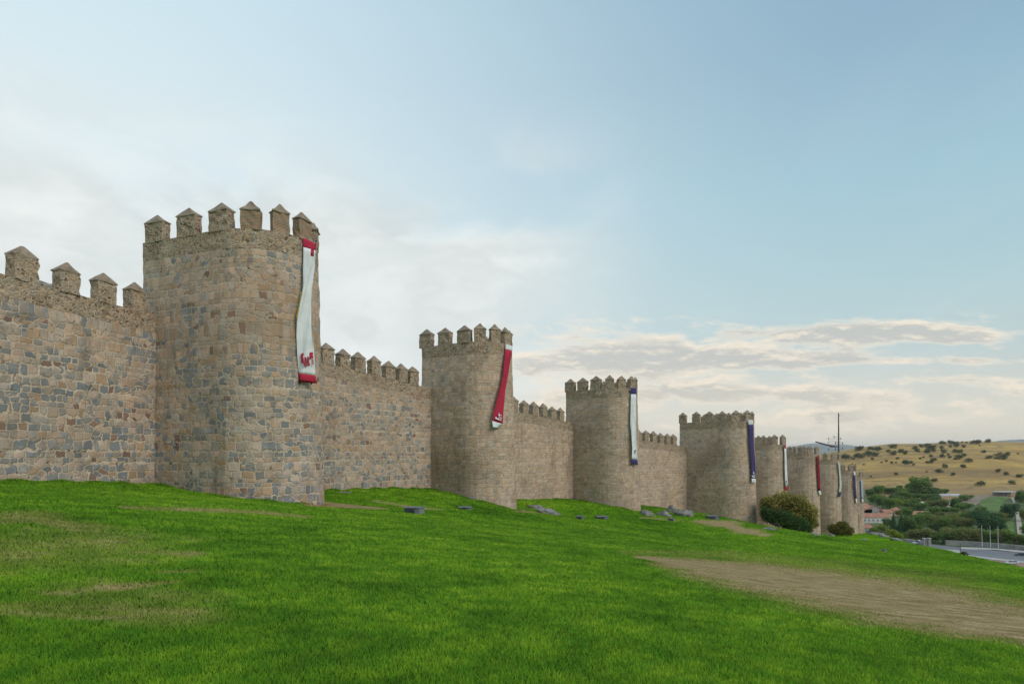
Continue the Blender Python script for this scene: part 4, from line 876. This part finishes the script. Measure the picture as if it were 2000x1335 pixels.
# trees beyond the walls: (kind, u centre, v base, width u, height v) in the enlarged crop's units
TL = [('mid', 745, 600, 200, 165), ('mid', 350, 610, 110, 95), ('dark', 556, 562, 58, 55), ('mid', 320, 690, 110, 95), ('dark', 400, 720, 120, 120), ('mid', 470, 740, 120, 110), ('dark', 520, 640, 130, 60), ('yellow', 515, 725, 135, 95),
      ('mid', 610, 650, 130, 85), ('dark', 700, 640, 120, 60), ('mid', 790, 650, 130, 60), ('dark', 880, 650, 130, 65), ('mid', 900, 590, 120, 45), ('dark', 980, 590, 70, 50), ('mid', 870, 700, 120, 50), ('olive', 950, 720, 130, 80),
      ('dark', 1075, 725, 92, 105), ('mid', 1170, 655, 120, 55), ('mid', 1150, 745, 140, 70), ('dark', 970, 770, 110, 60), ('mid', 1060, 770, 100, 50), ('dark', 740, 740, 120, 50), ('mid', 620, 790, 80, 80), ('dark', 660, 745, 90, 40),
      ('mid', 850, 800, 120, 45), ('olive', 545, 800, 60, 60), ('dark', 440, 900, 80, 90), ('fir', 500, 930, 80, 150), ('fir', 570, 950, 100, 170), ('dark', 650, 960, 130, 170), ('fir', 610, 960, 90, 160), ('mid', 730, 920, 120, 140),
      ('yellow', 390, 945, 90, 75), ('yellow', 320, 950, 70, 50), ('yellow', 480, 985, 110, 65), ('yellow', 545, 1015, 90, 65), ('mid', 820, 880, 130, 100), ('olive', 900, 900, 140, 110), ('mid', 980, 930, 130, 120), ('olive', 1060, 900, 140, 120),
      ('dark', 1130, 860, 130, 90), ('olive', 1160, 930, 150, 120), ('olive', 700, 1030, 150, 110), ('olive', 800, 1040, 170, 130), ('mid', 890, 1050, 140, 110), ('olive', 1010, 1050, 150, 140), ('mid', 1060, 1060, 120, 110), ('olive', 1150, 1065, 180, 160), ('olive', 1260, 1065, 160, 150),
      ('blue', 1290, 870, 150, 140), ('blue', 1370, 950, 200, 190), ('blue', 1470, 950, 150, 150), ('olive', 1500, 860, 120, 100), ('blue', 1582, 835, 150, 165), ('blue', 1440, 870, 120, 110), ('mid', 1380, 1070, 150, 140), ('olive', 1480, 1075, 150, 150), ('mid', 1570, 1080, 150, 150), ('olive', 1650, 1085, 120, 120),
      ('mid', 1710, 1090, 100, 120), ('dark', 1690, 670, 110, 120), ('mid', 1740, 700, 100, 130), ('fir', 965, 1065, 42, 85), ('olive', 1720, 850, 90, 120), ('mid', 1310, 760, 90, 50), ('olive', 1230, 840, 110, 90), ('mid', 1740, 980, 100, 110)]
KN = {'dark': 'dark green tree', 'mid': 'mid green tree', 'yellow': 'yellow green bushy tree', 'olive': 'olive brown tree', 'blue': 'deep blue green tree', 'fir': 'narrow dark conifer'}
def where(u, v):
    if v > 1000: row = 'before the parking ground wall'
    elif v > 880: row = 'above the parking ground'
    elif v > 760: row = 'midway in the grove'
    elif v > 660: row = 'behind the red roofs'
    else: row = 'below the dry hill'
    side = 'near farthest tower' if u < 420 else 'under the round tree' if u < 700 else 'far left of flagpoles' if u < 1100 else 'just left of flagpoles' if u < 1300 else 'around the flagpoles' if u < 1500 else 'by the pale track'
    return row+' '+side
seen = {}
tree_list = []
_r = random.Random(5)
for (ua, ub, va, vb, nn_, kk) in ((430, 900, 660, 760, 9, ('mid', 'dark', 'olive')), (620, 1250, 800, 900, 12, ('mid', 'olive', 'dark')), (640, 1240, 920, 1000, 12, ('olive', 'mid', 'dark')), (1250, 1600, 980, 1060, 7, ('olive', 'mid')), (240, 900, 575, 640, 9, ('mid', 'dark'))):
    for i in range(nn_):
        u = ua+(ub-ua)*(i+_r.uniform(.1, .9))/nn_; v = _r.uniform(va, vb); TL.append((_r.choice(kk), u, v, _r.uniform(75, 125), _r.uniform(55, 95)))
TL.sort(key=lambda e: e[2])
for k, u, v, w_, h in TL:
    px, py = c8(u, v); big = 'very large ' if w_ >= 190 else 'large ' if w_ >= 145 else 'small ' if w_ < 85 else ''
    tree_list.append([k, px, py, w_/4.767, h/4.767, (big+KN[k]+' '+where(u, v)).strip(), u])
cnt = {}
for e in tree_list: cnt.setdefault(e[5], []).append(e)
ORD = ['leftmost', 'second from left', 'third from left', 'fourth from left', 'fifth from left', 'sixth from left', 'seventh from left', 'eighth from left', 'ninth from left', 'tenth from left']
for lb, es in cnt.items():
    if len(es) > 1:
        es.sort(key=lambda e: e[6])
        for i, e in enumerate(es): e[5] = (ORD[i] if i < len(es)-1 or len(es) == 1 else 'rightmost')+' '+lb
for k, px, py, w_, h, lb, u in tree_list:
    plant('conifer_tree' if k == 'fir' else 'valley_tree', k, px, py, w_, h, lb, 'tree', 'trees in the valley beyond the walls')
plant('roadside_bush', 'scrub', *c8(1160, 1163), 13, 9, 'small dark green bush beside the lamp post at the lawn edge', 'bush', None, ('foliage', 'stem'))

SC = [(60, 250, 90), (180, 170, 80), (290, 170, 60), (350, 175, 70), (270, 220, 90), (180, 240, 90), (335, 225, 50), (305, 265, 28), (500, 150, 70), (500, 215, 55), (455, 195, 40), (570, 195, 50), (610, 210, 45), (540, 260, 30), (485, 300, 30), (435, 285, 25), (525, 300, 20), (390, 298, 20), (615, 300, 55), (660, 300, 35), (690, 318, 25), (700, 165, 45), (720, 185, 50), (760, 145, 40), (820, 140, 60), (845, 165, 90), (815, 200, 60), (870, 185, 40), (850, 240, 35), (750, 260, 25), (780, 250, 22), (865, 275, 40), (890, 270, 30), (815, 298, 30), (855, 292, 40), (945, 115, 40), (975, 118, 30), (1035, 112, 60), (1080, 122, 60), (1085, 142, 40), (950, 160, 35), (965, 195, 50), (1030, 150, 30), (955, 240, 45), (1010, 225, 25), (1025, 250, 30), (1075, 195, 50), (1120, 198, 50), (1155, 150, 35), (1160, 230, 40), (1105, 250, 80), (1200, 280, 65), (1340, 200, 40), (1390, 250, 60), (1520, 240, 120), (1150, 335, 45), (1140, 110, 20), (1245, 110, 60), (1290, 110, 50), (1380, 103, 50), (1180, 112, 20), (1305, 140, 16), (1475, 377, 45), (1550, 403, 40), (1605, 485, 65), (1310, 497, 80), (1055, 408, 40), (925, 380, 60), (980, 335, 50), (810, 384, 18), (880, 465, 60), (525, 405, 32), (290, 428, 20), (1675, 425, 60), (1660, 217, 20), (225, 318, 18), (115, 315, 15), (130, 265, 25)]
def hilllab(u, v, w_):
    size = 'tiny' if w_ < 24 else 'small' if w_ < 38 else 'medium' if w_ < 56 else 'large' if w_ < 80 else 'very large'
    row = 'on the skyline' if v < 125 else 'just below the skyline' if v < 180 else 'high on the dry hill' if v < 232 else 'halfway up the dry hill' if v < 290 else 'below the middle of the dry hill' if v < 350 else 'low on the bare golden slope'
    side = 'left end' if u < 250 else 'left part' if u < 460 else 'left of centre' if u < 680 else 'centre' if u < 880 else 'right of centre' if u < 1060 else 'right part' if u < 1300 else 'right end'
    return size+' dark evergreen shrub '+row+', '+side
sl = [[u, v, w_, hilllab(u, v, w_)] for u, v, w_ in SC]; cnt = {}
for e in sl: cnt.setdefault(e[3], []).append(e)
for lb, es in cnt.items():
    if len(es) > 1:
        es.sort(key=lambda e: e[0])
        for i, e in enumerate(es): e[3] = lb+', '+(['left one', 'right one'] if len(es) == 2 else ['leftmost', 'middle one', 'rightmost'] if len(es) == 3 else ['leftmost', 'second', 'third', 'rightmost', 'fifth'])[min(i, 4)]
for u, v, w_, lb in sl:
    hh = w_*(.8 if w_ < 60 else .55); px, py = c8(u, v+hh*.45); plant('hill_shrub', ('scrub', 'scrub2', 'scrub3')[int(u*7+v) % 3], px, py, w_/4.767*1.1, hh/4.767*1.2, lb, 'shrub', 'evergreen shrubs on the dry hill', ('foliage', 'stem'))

# ------------------------------------------------------------------ houses
m_tile, t, b = new_mat('red_roof_tiles'); pos = t.N('ShaderNodeTexCoord').outputs['Object']
wv = t.N('ShaderNodeTexWave', {'Vector': pos, 'Scale': 1.6, 'Distortion': .6}, bands_direction='X').outputs['Fac']
c = t.ramp(t.noise(pos, .7, 5., .7).outputs[0], [(.3, (.25, .12, .08)), (.5, (.36, .185, .125)), (.7, (.45, .27, .19))]); c = t.mix(t.M('MULTIPLY', wv, .3), c, (.22, .09, .055)); t.l.new(c, b.inputs['Base Color'])
m_wwall = flat_mat('whitewashed_wall', (.52, .50, .47), .9, .12, .3); m_gwall = flat_mat('grey_rendered_wall', (.30, .29, .28), .9, .12, .3); m_cwall = flat_mat('cream_wall', (.55, .45, .32), .9, .12, .3); m_sheet = flat_mat('pale_sheet_roof', (.48, .50, .52), .6, .12, .3)
def house(name, px, base, wpx, wallpx, roofpx, depth, label, wmat, rmat=m_tile, rz=0., wins=(), gable_front=False, chimney=False, cat='house'):
    p = hit(px, base, Y0=150); s = p.y/F; w_, hw, hr = wpx*s, wallpx*s, roofpx*s; root = thing(name, label, cat, (p.x, p.y+depth/2, p.z), rz); d_ = depth; e = .4
    MB().box((0, 0, hw/2-1), (w_, d_, hw+2)).build('wall', wmat, root)
    if gable_front:
        MB().poly([(-w_/2, -d_/2, hw), (w_/2, -d_/2, hw), (0, -d_/2, hw+hr), (-w_/2, d_/2, hw), (w_/2, d_/2, hw), (0, d_/2, hw+hr)], [(0, 1, 2), (5, 4, 3)]).build('gable', wmat, root)
        rf = MB().poly([(-w_/2-e, -d_/2-e, hw-.2), (0, -d_/2-e, hw+hr), (w_/2+e, -d_/2-e, hw-.2), (-w_/2-e, d_/2+e, hw-.2), (0, d_/2+e, hw+hr), (w_/2+e, d_/2+e, hw-.2)], [(0, 3, 4, 1), (1, 4, 5, 2)]).build('roof', rmat, root)
    else:
        rf = MB().poly([(-w_/2-e, -d_/2-e, hw-.1), (w_/2+e, -d_/2-e, hw-.1), (w_/2+e, d_/2+e, hw-.1), (-w_/2-e, d_/2+e, hw-.1), (-w_/2+e, 0, hw+hr), (w_/2-e, 0, hw+hr)], [(0, 1, 5, 4), (2, 3, 4, 5), (1, 2, 5), (3, 0, 4)]).build('roof', rmat, root)
    if gable_front: so_ = rf.modifiers.new('thickness', 'SOLIDIFY'); so_.thickness = .25
    if chimney: MB().box((w_*.2, .6, hw+hr*.8), (.9, .9, 1.8)).build('chimney', wmat, rf)
    for x, z in wins:
        f = MB().box((x*w_, -d_/2-.03, z*hw), (1.25, .10, 1.4)).build('window', m_gwall, root); MB().box((x*w_, -d_/2-.07, z*hw), (1.0, .12, 1.15)).build('pane', m_glassd, f)
    return root
house('village_house', *c8(250, 790), 22, 12, 10, 10, 'highest red roofed house of its cluster, directly right of the farthest tower', m_wwall, chimney=True)
house('barn', *c8(325, 790), 40, 9, 9.5, 14, 'grey gabled barn in front of the red roof beside the farthest tower', m_gwall, gable_front=True)
house('village_house', *c8(350, 862), 56, 11.5, 7, 9, 'long white house with dark windows and red roof below the grey gable', m_wwall, wins=[(-.42, .5), (-.28, .5), (-.14, .5), (.02, .45), (.16, .5), (.3, .5), (.42, .5)], chimney=True)
house('village_house', *c8(465, 800), 20, 7, 6, 8, 'small red roofed house at the right end of the village cluster', m_cwall)
house('village_house', *c8(265, 945), 22, 8, 6, 8, 'lowest small red roofed white house at the foot of the farthest tower', m_wwall, wins=[(-.2, .5), (.2, .5)])
house('village_house', *c8(540, 795), 14, 10, 5, 7, 'narrow cream house among dark trees right of the red roofed cluster', m_cwall, wins=[(-.2, .6), (.2, .6)], chimney=True)
house('long_building', *c8(800, 800), 50, 3.5, 6, 10, 'long low building with a red tiled roof in the middle of the valley trees', m_cwall, wins=[(-.4, .5), (-.2, .5), (.0, .5), (.2, .5), (.4, .5)], cat='building')
house('long_building', *c8(965, 810), 24, 3, 5, 9, 'low building with reddish grey roof at the right end of the long red roof', m_wwall, rz=-.35, cat='building')
house('storage_shed', *c8(725, 705), 42, 3, 4.5, 10, 'long shed with pale grey sheet roof among the trees below the hill', m_gwall, m_sheet, rz=.12, cat='shed')
house('greenhouse', *c8(1040, 613), 42, 2.2, 2, 9, 'low white roofed shed at the foot of the golden hill', m_wwall, m_sheet, cat='shed')
house('farm_hut', *c8(1015, 712), 7, 5, 4, 4, 'tiny pale hut left of the dark round tree in the valley', m_cwall, m_sheet, cat='hut')
def canopy():
    p = hit(*c8(1535, 612), Y0=150); s = p.y/F; root = thing('market_canopy', 'long flat white canopy on posts at the top of the pale track', 'canopy', p); w_ = 40*s; h = 9*s
    MB().box((0, 0, h), (w_, 9, .5)).build('roof', m_sheet, root)
    for i in range(6):
        for y in (-3.8, 3.8): MB().tube((-w_/2+1+(w_-2)*i/5, y, -1), (-w_/2+1+(w_-2)*i/5, y, h-.25), .15, n=6).build('post', m_metal, root)
    MB().box((0, 3, h*.42), (w_*.9, .4, h*.7)).build('back_wall', m_gwall, root)
canopy()

# ------------------------------------------------------------------ parking ground wall, piers, poles, lamps, cars
m_stonew = flat_mat('grey_stone_wall', (.27, .26, .25), .95, .2, .4)
def low_wall(name, pix, h, th_, label, mat=m_stonew):
    pts = [hit(*a, Y0=150) for a in pix]; root = thing(name, label, 'wall', pts[0]); mb = MB(); cap = MB()
    for a, c in zip(pts[:-1], pts[1:]):
        m = (a+c)/2; L = (c-a).length+.02; rz = math.atan2(c.y-a.y, c.x-a.x); mb.box((m.x-pts[0].x, m.y-pts[0].y, m.z-pts[0].z+h/2-.5), (L, th_, h+1), rz); cap.box((m.x-pts[0].x, m.y-pts[0].y, m.z-pts[0].z+h+.08), (L, th_+.14, .16), rz)
    mb.build('masonry', mat, root); cap.build('coping', m_pale, root)
low_wall('boundary_wall', [c8(985, 1066), c8(1120, 1072), c8(1260, 1080), c8(1450, 1095), c8(1720, 1120)], 2.2, .5, 'long low grey wall behind the flagpoles along the parking ground')
low_wall('roadside_wall', [c8(610, 1040), c8(700, 1052), c8(780, 1070)], 1.6, .4, 'short low wall left of the gate piers')
for u, lb in ((788, 'left gate pier of grey stone by the parking ground entrance'), (832, 'right gate pier of grey stone by the parking ground entrance')):
    p = hit(*c8(u, 1078), Y0=150); s = p.y/F; root = thing('gate_pier', lb, 'pier', p, group='gate piers'); h = 15*s
    MB().box((0, 0, h/2-.3), (5.2*s, 5*s, h+.6)).build('shaft', m_stonew, root); MB().box((0, 0, h+.15), (6*s, 5.8*s, .3)).build('coping', m_pale, root)
m_pole = flat_mat('white_painted_metal', (.55, .56, .56), .5, .08, 2.)
for (u0, v0, u1, v1), lb in (((1316, 890, 1329, 1095), 'leftmost of three tall white flagpoles at the parking ground'), ((1394, 895, 1405, 1100), 'middle one of three tall white flagpoles at the parking ground'), ((1469, 900, 1477, 1105), 'rightmost of three tall white flagpoles at the parking ground')):
    p = hit(*c8(u1, v1), Y0=150); s = p.y/F; h = (v1-v0)/4.767*s; root = thing('flagpole', lb, 'flagpole', p, group='flagpoles at the parking ground')
    MB().tube((0, 0, 0), ((u0-u1)/4.767*s*.6, 0, h), .13, .07, 8).build('pole', m_pole, root); MB().tube((0, 0, 0), (0, 0, .5), .3, .25, 8).build('base', m_conc, root); MB().tube(((u0-u1)/4.767*s*.6, 0, h), ((u0-u1)/4.767*s*.6, 0, h+.3), .16, .05, 8).build('finial', m_pole, root)
def lamp(u, vb, vt, label, double):
    p = hit(*c8(u, vb), Y0=150); s = p.y/F; h = (vb-vt)/4.767*s; root = thing('street_lamp', label, 'street lamp', p, group='street lamps at the parking ground')
    MB().tube((0, 0, -.3), (0, 0, h), .13, .08, 8).build('pole', m_metal, root)
    for sg in ((-1, 1) if double else (1,)):
        MB().tube((0, 0, h-.1), (sg*1.3, 0, h+.1), .07, n=6).build('arm', m_metal, root); MB().box((sg*1.6, 0, h+.1), (.9, .35, .18), 0, .7).build('lamp_head', m_metal, root)
lamp(1126, 1172, 1052, 'dark double headed street lamp beside the small roadside bush', True)
lamp(800, 1085, 1010, 'dark single headed street lamp between the gate piers', False)
lamp(1622, 1118, 1040, 'dark street lamp right of the flagpoles before the long wall', False)
m_tyre = flat_mat('tyre_rubber', (.02, .02, .02), .8); m_cglass = flat_mat('car_glass', (.03, .04, .05), .1, .1, 1., 0, .7); m_lampg = flat_mat('headlight_glass', (.6, .6, .58), .15); m_tail = flat_mat('tail_light', (.35, .02, .02), .3)
def car(px, py, label, paint, rz=0., L=4.3, van=False):
    p = hit(px, py, Y0=150); root = thing('parked_car', label, 'car', (p.x, p.y, p.z+.12), rz, 'cars on the parking ground')
    body = [(-L/2, .45), (-L/2, .85), (-L/2+.1, .98), (-L*.22, 1.02), (L*.30, .98), (L*.46, .86), (L/2, .7), (L/2, .4), (L*.42, .32), (-L*.42, .32)]
    cab = [(-L*.42, .98), (-L*.34, 1.42), (-L*.1, 1.5), (L*.08, 1.45), (L*.26, 1.0)] if not van else [(-L*.46, .98), (-L*.45, 1.8), (0, 1.9), (L*.2, 1.8), (L*.36, 1.0)]
    def prism(prof, hw0, hw1):
        z0 = min(q[1] for q in prof); z1 = max(q[1] for q in prof); n_ = len(prof); V = []
        for sg in (-1, 1):
            for x, z in prof: V.append((x, sg*(hw0+(hw1-hw0)*(z-z0)/(z1-z0)), z))
        Fc = [tuple(range(n_-1, -1, -1)), tuple(range(n_, 2*n_))]+[(i, (i+1) % n_, n_+(i+1) % n_, n_+i) for i in range(n_)]; return MB().poly(V, Fc)
    prism(body, .84, .86).build('body', paint, root, bevel=.05); prism(cab, .78, .60).build('cabin', m_cglass, root, bevel=.03)
    zr = max(q[1] for q in cab); prism([(-L*.33, zr-.09), (-L*.1, zr+.02), (L*.08, zr-.03), (L*.07, zr-.1)], .62, .6).build('roof', paint, root)
    for x in (-L*.3, L*.31):
        for sg in (-1, 1):
            wl = MB().tube((x, sg*.70, .31), (x, sg*.88, .31), .31, n=16).build('wheel', m_tyre, root); MB().tube((x, sg*.86, .31), (x, sg*.895, .31), .18, n=10).build('rim', m_pole, wl)
    for sg in (-1, 1): MB().box((L/2-.05, sg*.62, .68), (.16, .34, .16)).build('headlight', m_lampg, root); MB().box((-L/2+.03, sg*.68, .78), (.12, .22, .2)).build('tail_light', m_tail, root)
m_silver = flat_mat('silver_car_paint', (.62, .64, .66), .3, .04, 1., .2, .5); m_blackp = flat_mat('black_car_paint', (.03, .03, .035), .25, .05, 1., 0, .5); m_whitep = flat_mat('white_car_paint', (.75, .77, .78), .3, .03, 1., 0, .5)
car(1976, 1101.5, 'silver car parked at the lower right, nearest the lawn', m_silver, R_(172), 4.5)
car(1993, 1085, 'black car on the road at the right edge, beyond the silver one', m_blackp, R_(174))
car(1793, 1062, 'white van on the road left of the gate piers', m_whitep, R_(170), 4.6, True)

# ------------------------------------------------------------------ grass blades on the near lawn
def grass():
    n = 1050000; r = RNG; r0, r1 = 3.6, 115.; rad = r0*(r1/r0)**(r.random(n)); a = np.arctan((r.uniform(-120, 2120, n)-1000)/F)
    x = rad*np.sin(a); y = rad*np.cos(a); clump = np.array([0.])
    z = terrain_h(x, y); dr = dry_at(x, y, z); keep0 = np.hypot(x, y) < np.interp(1000+F*x/y, CR_PX, CR_Y)*np.sqrt(1+(x/y)**2)+8
    keep = (r.random(n) > dr*.93) & keep0
    # stay clear of the walls
    for T in TOW[:4]:
        keep &= (np.hypot(x-T['C'][0], y-T['C'][1]) > T['R']+.25)
    J, tt = TOW[0]['J'], None; A = CURT[0][0]; Bv = CURT[0][1]; dv = (Bv-A)/np.hypot(*(Bv-A)); nn = np.array([dv[1], -dv[0]])
    side = (x-A[0])*nn[0]+(y-A[1])*nn[1]; keep &= (side > .15)|(y > 39)
    for A_, B_, _a, _b in CURT[1:4]:
        dv_ = (B_-A_)/np.hypot(*(B_-A_)); q_ = (x-A_[0])*dv_[0]+(y-A_[1])*dv_[1]; sd_ = (x-A_[0])*dv_[1]-(y-A_[1])*dv_[0]; keep &= ~((q_ > -9) & (q_ < np.hypot(*(B_-A_))+9) & (sd_ < .12))
    x, y, rad = x[keep], y[keep], rad[keep]; tall = np.zeros(len(x)); fx, fy = [], []
    for T in TOW[:4]:
        m_ = 9000; q = r.uniform(-.3, 2.2, m_); v = -np.outer(np.cos(q), T['tt'])+np.outer(np.sin(q), T['n']); d_ = T['R']+.02+np.abs(r.normal(0, .16, m_)); fx.append(T['C'][0]+v[:, 0]*d_); fy.append(T['C'][1]+v[:, 1]*d_)
        L_ = np.hypot(*(T['C']-T['R']*T['tt']-T['J'])); q = r.uniform(0, L_, m_); d_ = .02+np.abs(r.normal(0, .16, m_)); fx.append(T['J'][0]+T['n'][0]*q-T['tt'][0]*d_); fy.append(T['J'][1]+T['n'][1]*q-T['tt'][1]*d_)
    for A_, B_, _a, _b in CURT[:4]:
        m_ = 14000; dv_ = (B_-A_)/np.hypot(*(B_-A_)); n_ = np.array([dv_[1], -dv_[0]]); q = r.uniform(max(0, np.hypot(*(B_-A_))-24), np.hypot(*(B_-A_)), m_); d_ = .16+np.abs(r.normal(0, .17, m_)); fx.append(A_[0]+dv_[0]*q+n_[0]*d_); fy.append(A_[1]+dv_[1]*q+n_[1]*d_)
    fx = np.concatenate(fx); fy = np.concatenate(fy); cl = np.sin(fx*2.1+np.sin(fy*1.7)*2)+np.sin(fy*3.3); kk = r.random(len(fx)) < .35+.3*cl; fx, fy, cl = fx[kk], fy[kk], cl[kk]
    x = np.r_[x, fx]; y = np.r_[y, fy]; rad = np.r_[rad, np.hypot(fx, fy)]; tall = np.r_[tall, np.maximum(.15, .5+.5*cl)]; z = terrain_h(x, y); dr = dry_at(x, y, z); n = len(x)
    wd = (.0024+.00085*rad)*np.where(tall > 0, .5, 1); patch = .5+.5*np.sin(x*1.9+2*np.sin(y*1.3))*np.sin(y*2.3+1.7*np.sin(x*.9)); h = (.022+.024*r.random(n)+.012*patch)*(1+.012*rad)*(1-.75*dr)+tall*.10*r.random(n)
    ang = r.uniform(0, 2*np.pi, n); lean = r.normal(0, .45, (n, 2))*h[:, None]; dx_ = np.cos(ang)*wd; dy_ = np.sin(ang)*wd
    V = np.empty((n, 3, 3), np.float32); V[:, 0] = np.stack([x-dx_, y-dy_, z-.008], 1); V[:, 1] = np.stack([x+dx_, y+dy_, z-.008], 1); V[:, 2] = np.stack([x+lean[:, 0], y+lean[:, 1], z+h], 1)
    me = bpy.data.meshes.new('grass_blades'); me.vertices.add(n*3); me.vertices.foreach_set('co', V.ravel()); me.loops.add(n*3); me.loops.foreach_set('vertex_index', np.arange(n*3, dtype=np.int32))
    me.polygons.add(n); me.polygons.foreach_set('loop_start', np.arange(0, n*3, 3, dtype=np.int32)); me.polygons.foreach_set('loop_total', np.full(n, 3, np.int32))
    for nm, val in (('tint', r.random(n)), ('dry', dr)):
        at = me.attributes.new(nm, 'FLOAT', 'POINT'); at.data.foreach_set('value', np.repeat(val, 3).astype(np.float32))
    me.materials.append(m_blade); me.update(calc_edges=True)
    o = bpy.data.objects.new('grass', me); link(o); tag(o, 'short mown green grass covering the slope', 'grass', kind='stuff')
grass()

# ------------------------------------------------------------------ haze
def haze():
    m = bpy.data.materials.new('air_haze'); m.use_nodes = True; nt = m.node_tree; nt.nodes.remove(nt.nodes['Principled BSDF'])
    v = nt.nodes.new('ShaderNodeVolumePrincipled'); v.inputs['Color'].default_value = (.86, .92, 1., 1); v.inputs['Density'].default_value = 5e-5; v.inputs['Anisotropy'].default_value = .2
    nt.links.new(v.outputs[0], nt.nodes['Material Output'].inputs['Volume'])
    o = MB().box((0, 0, 65), (50000, 50000, 290)).build('haze', m); tag(o, kind='stuff')
haze()
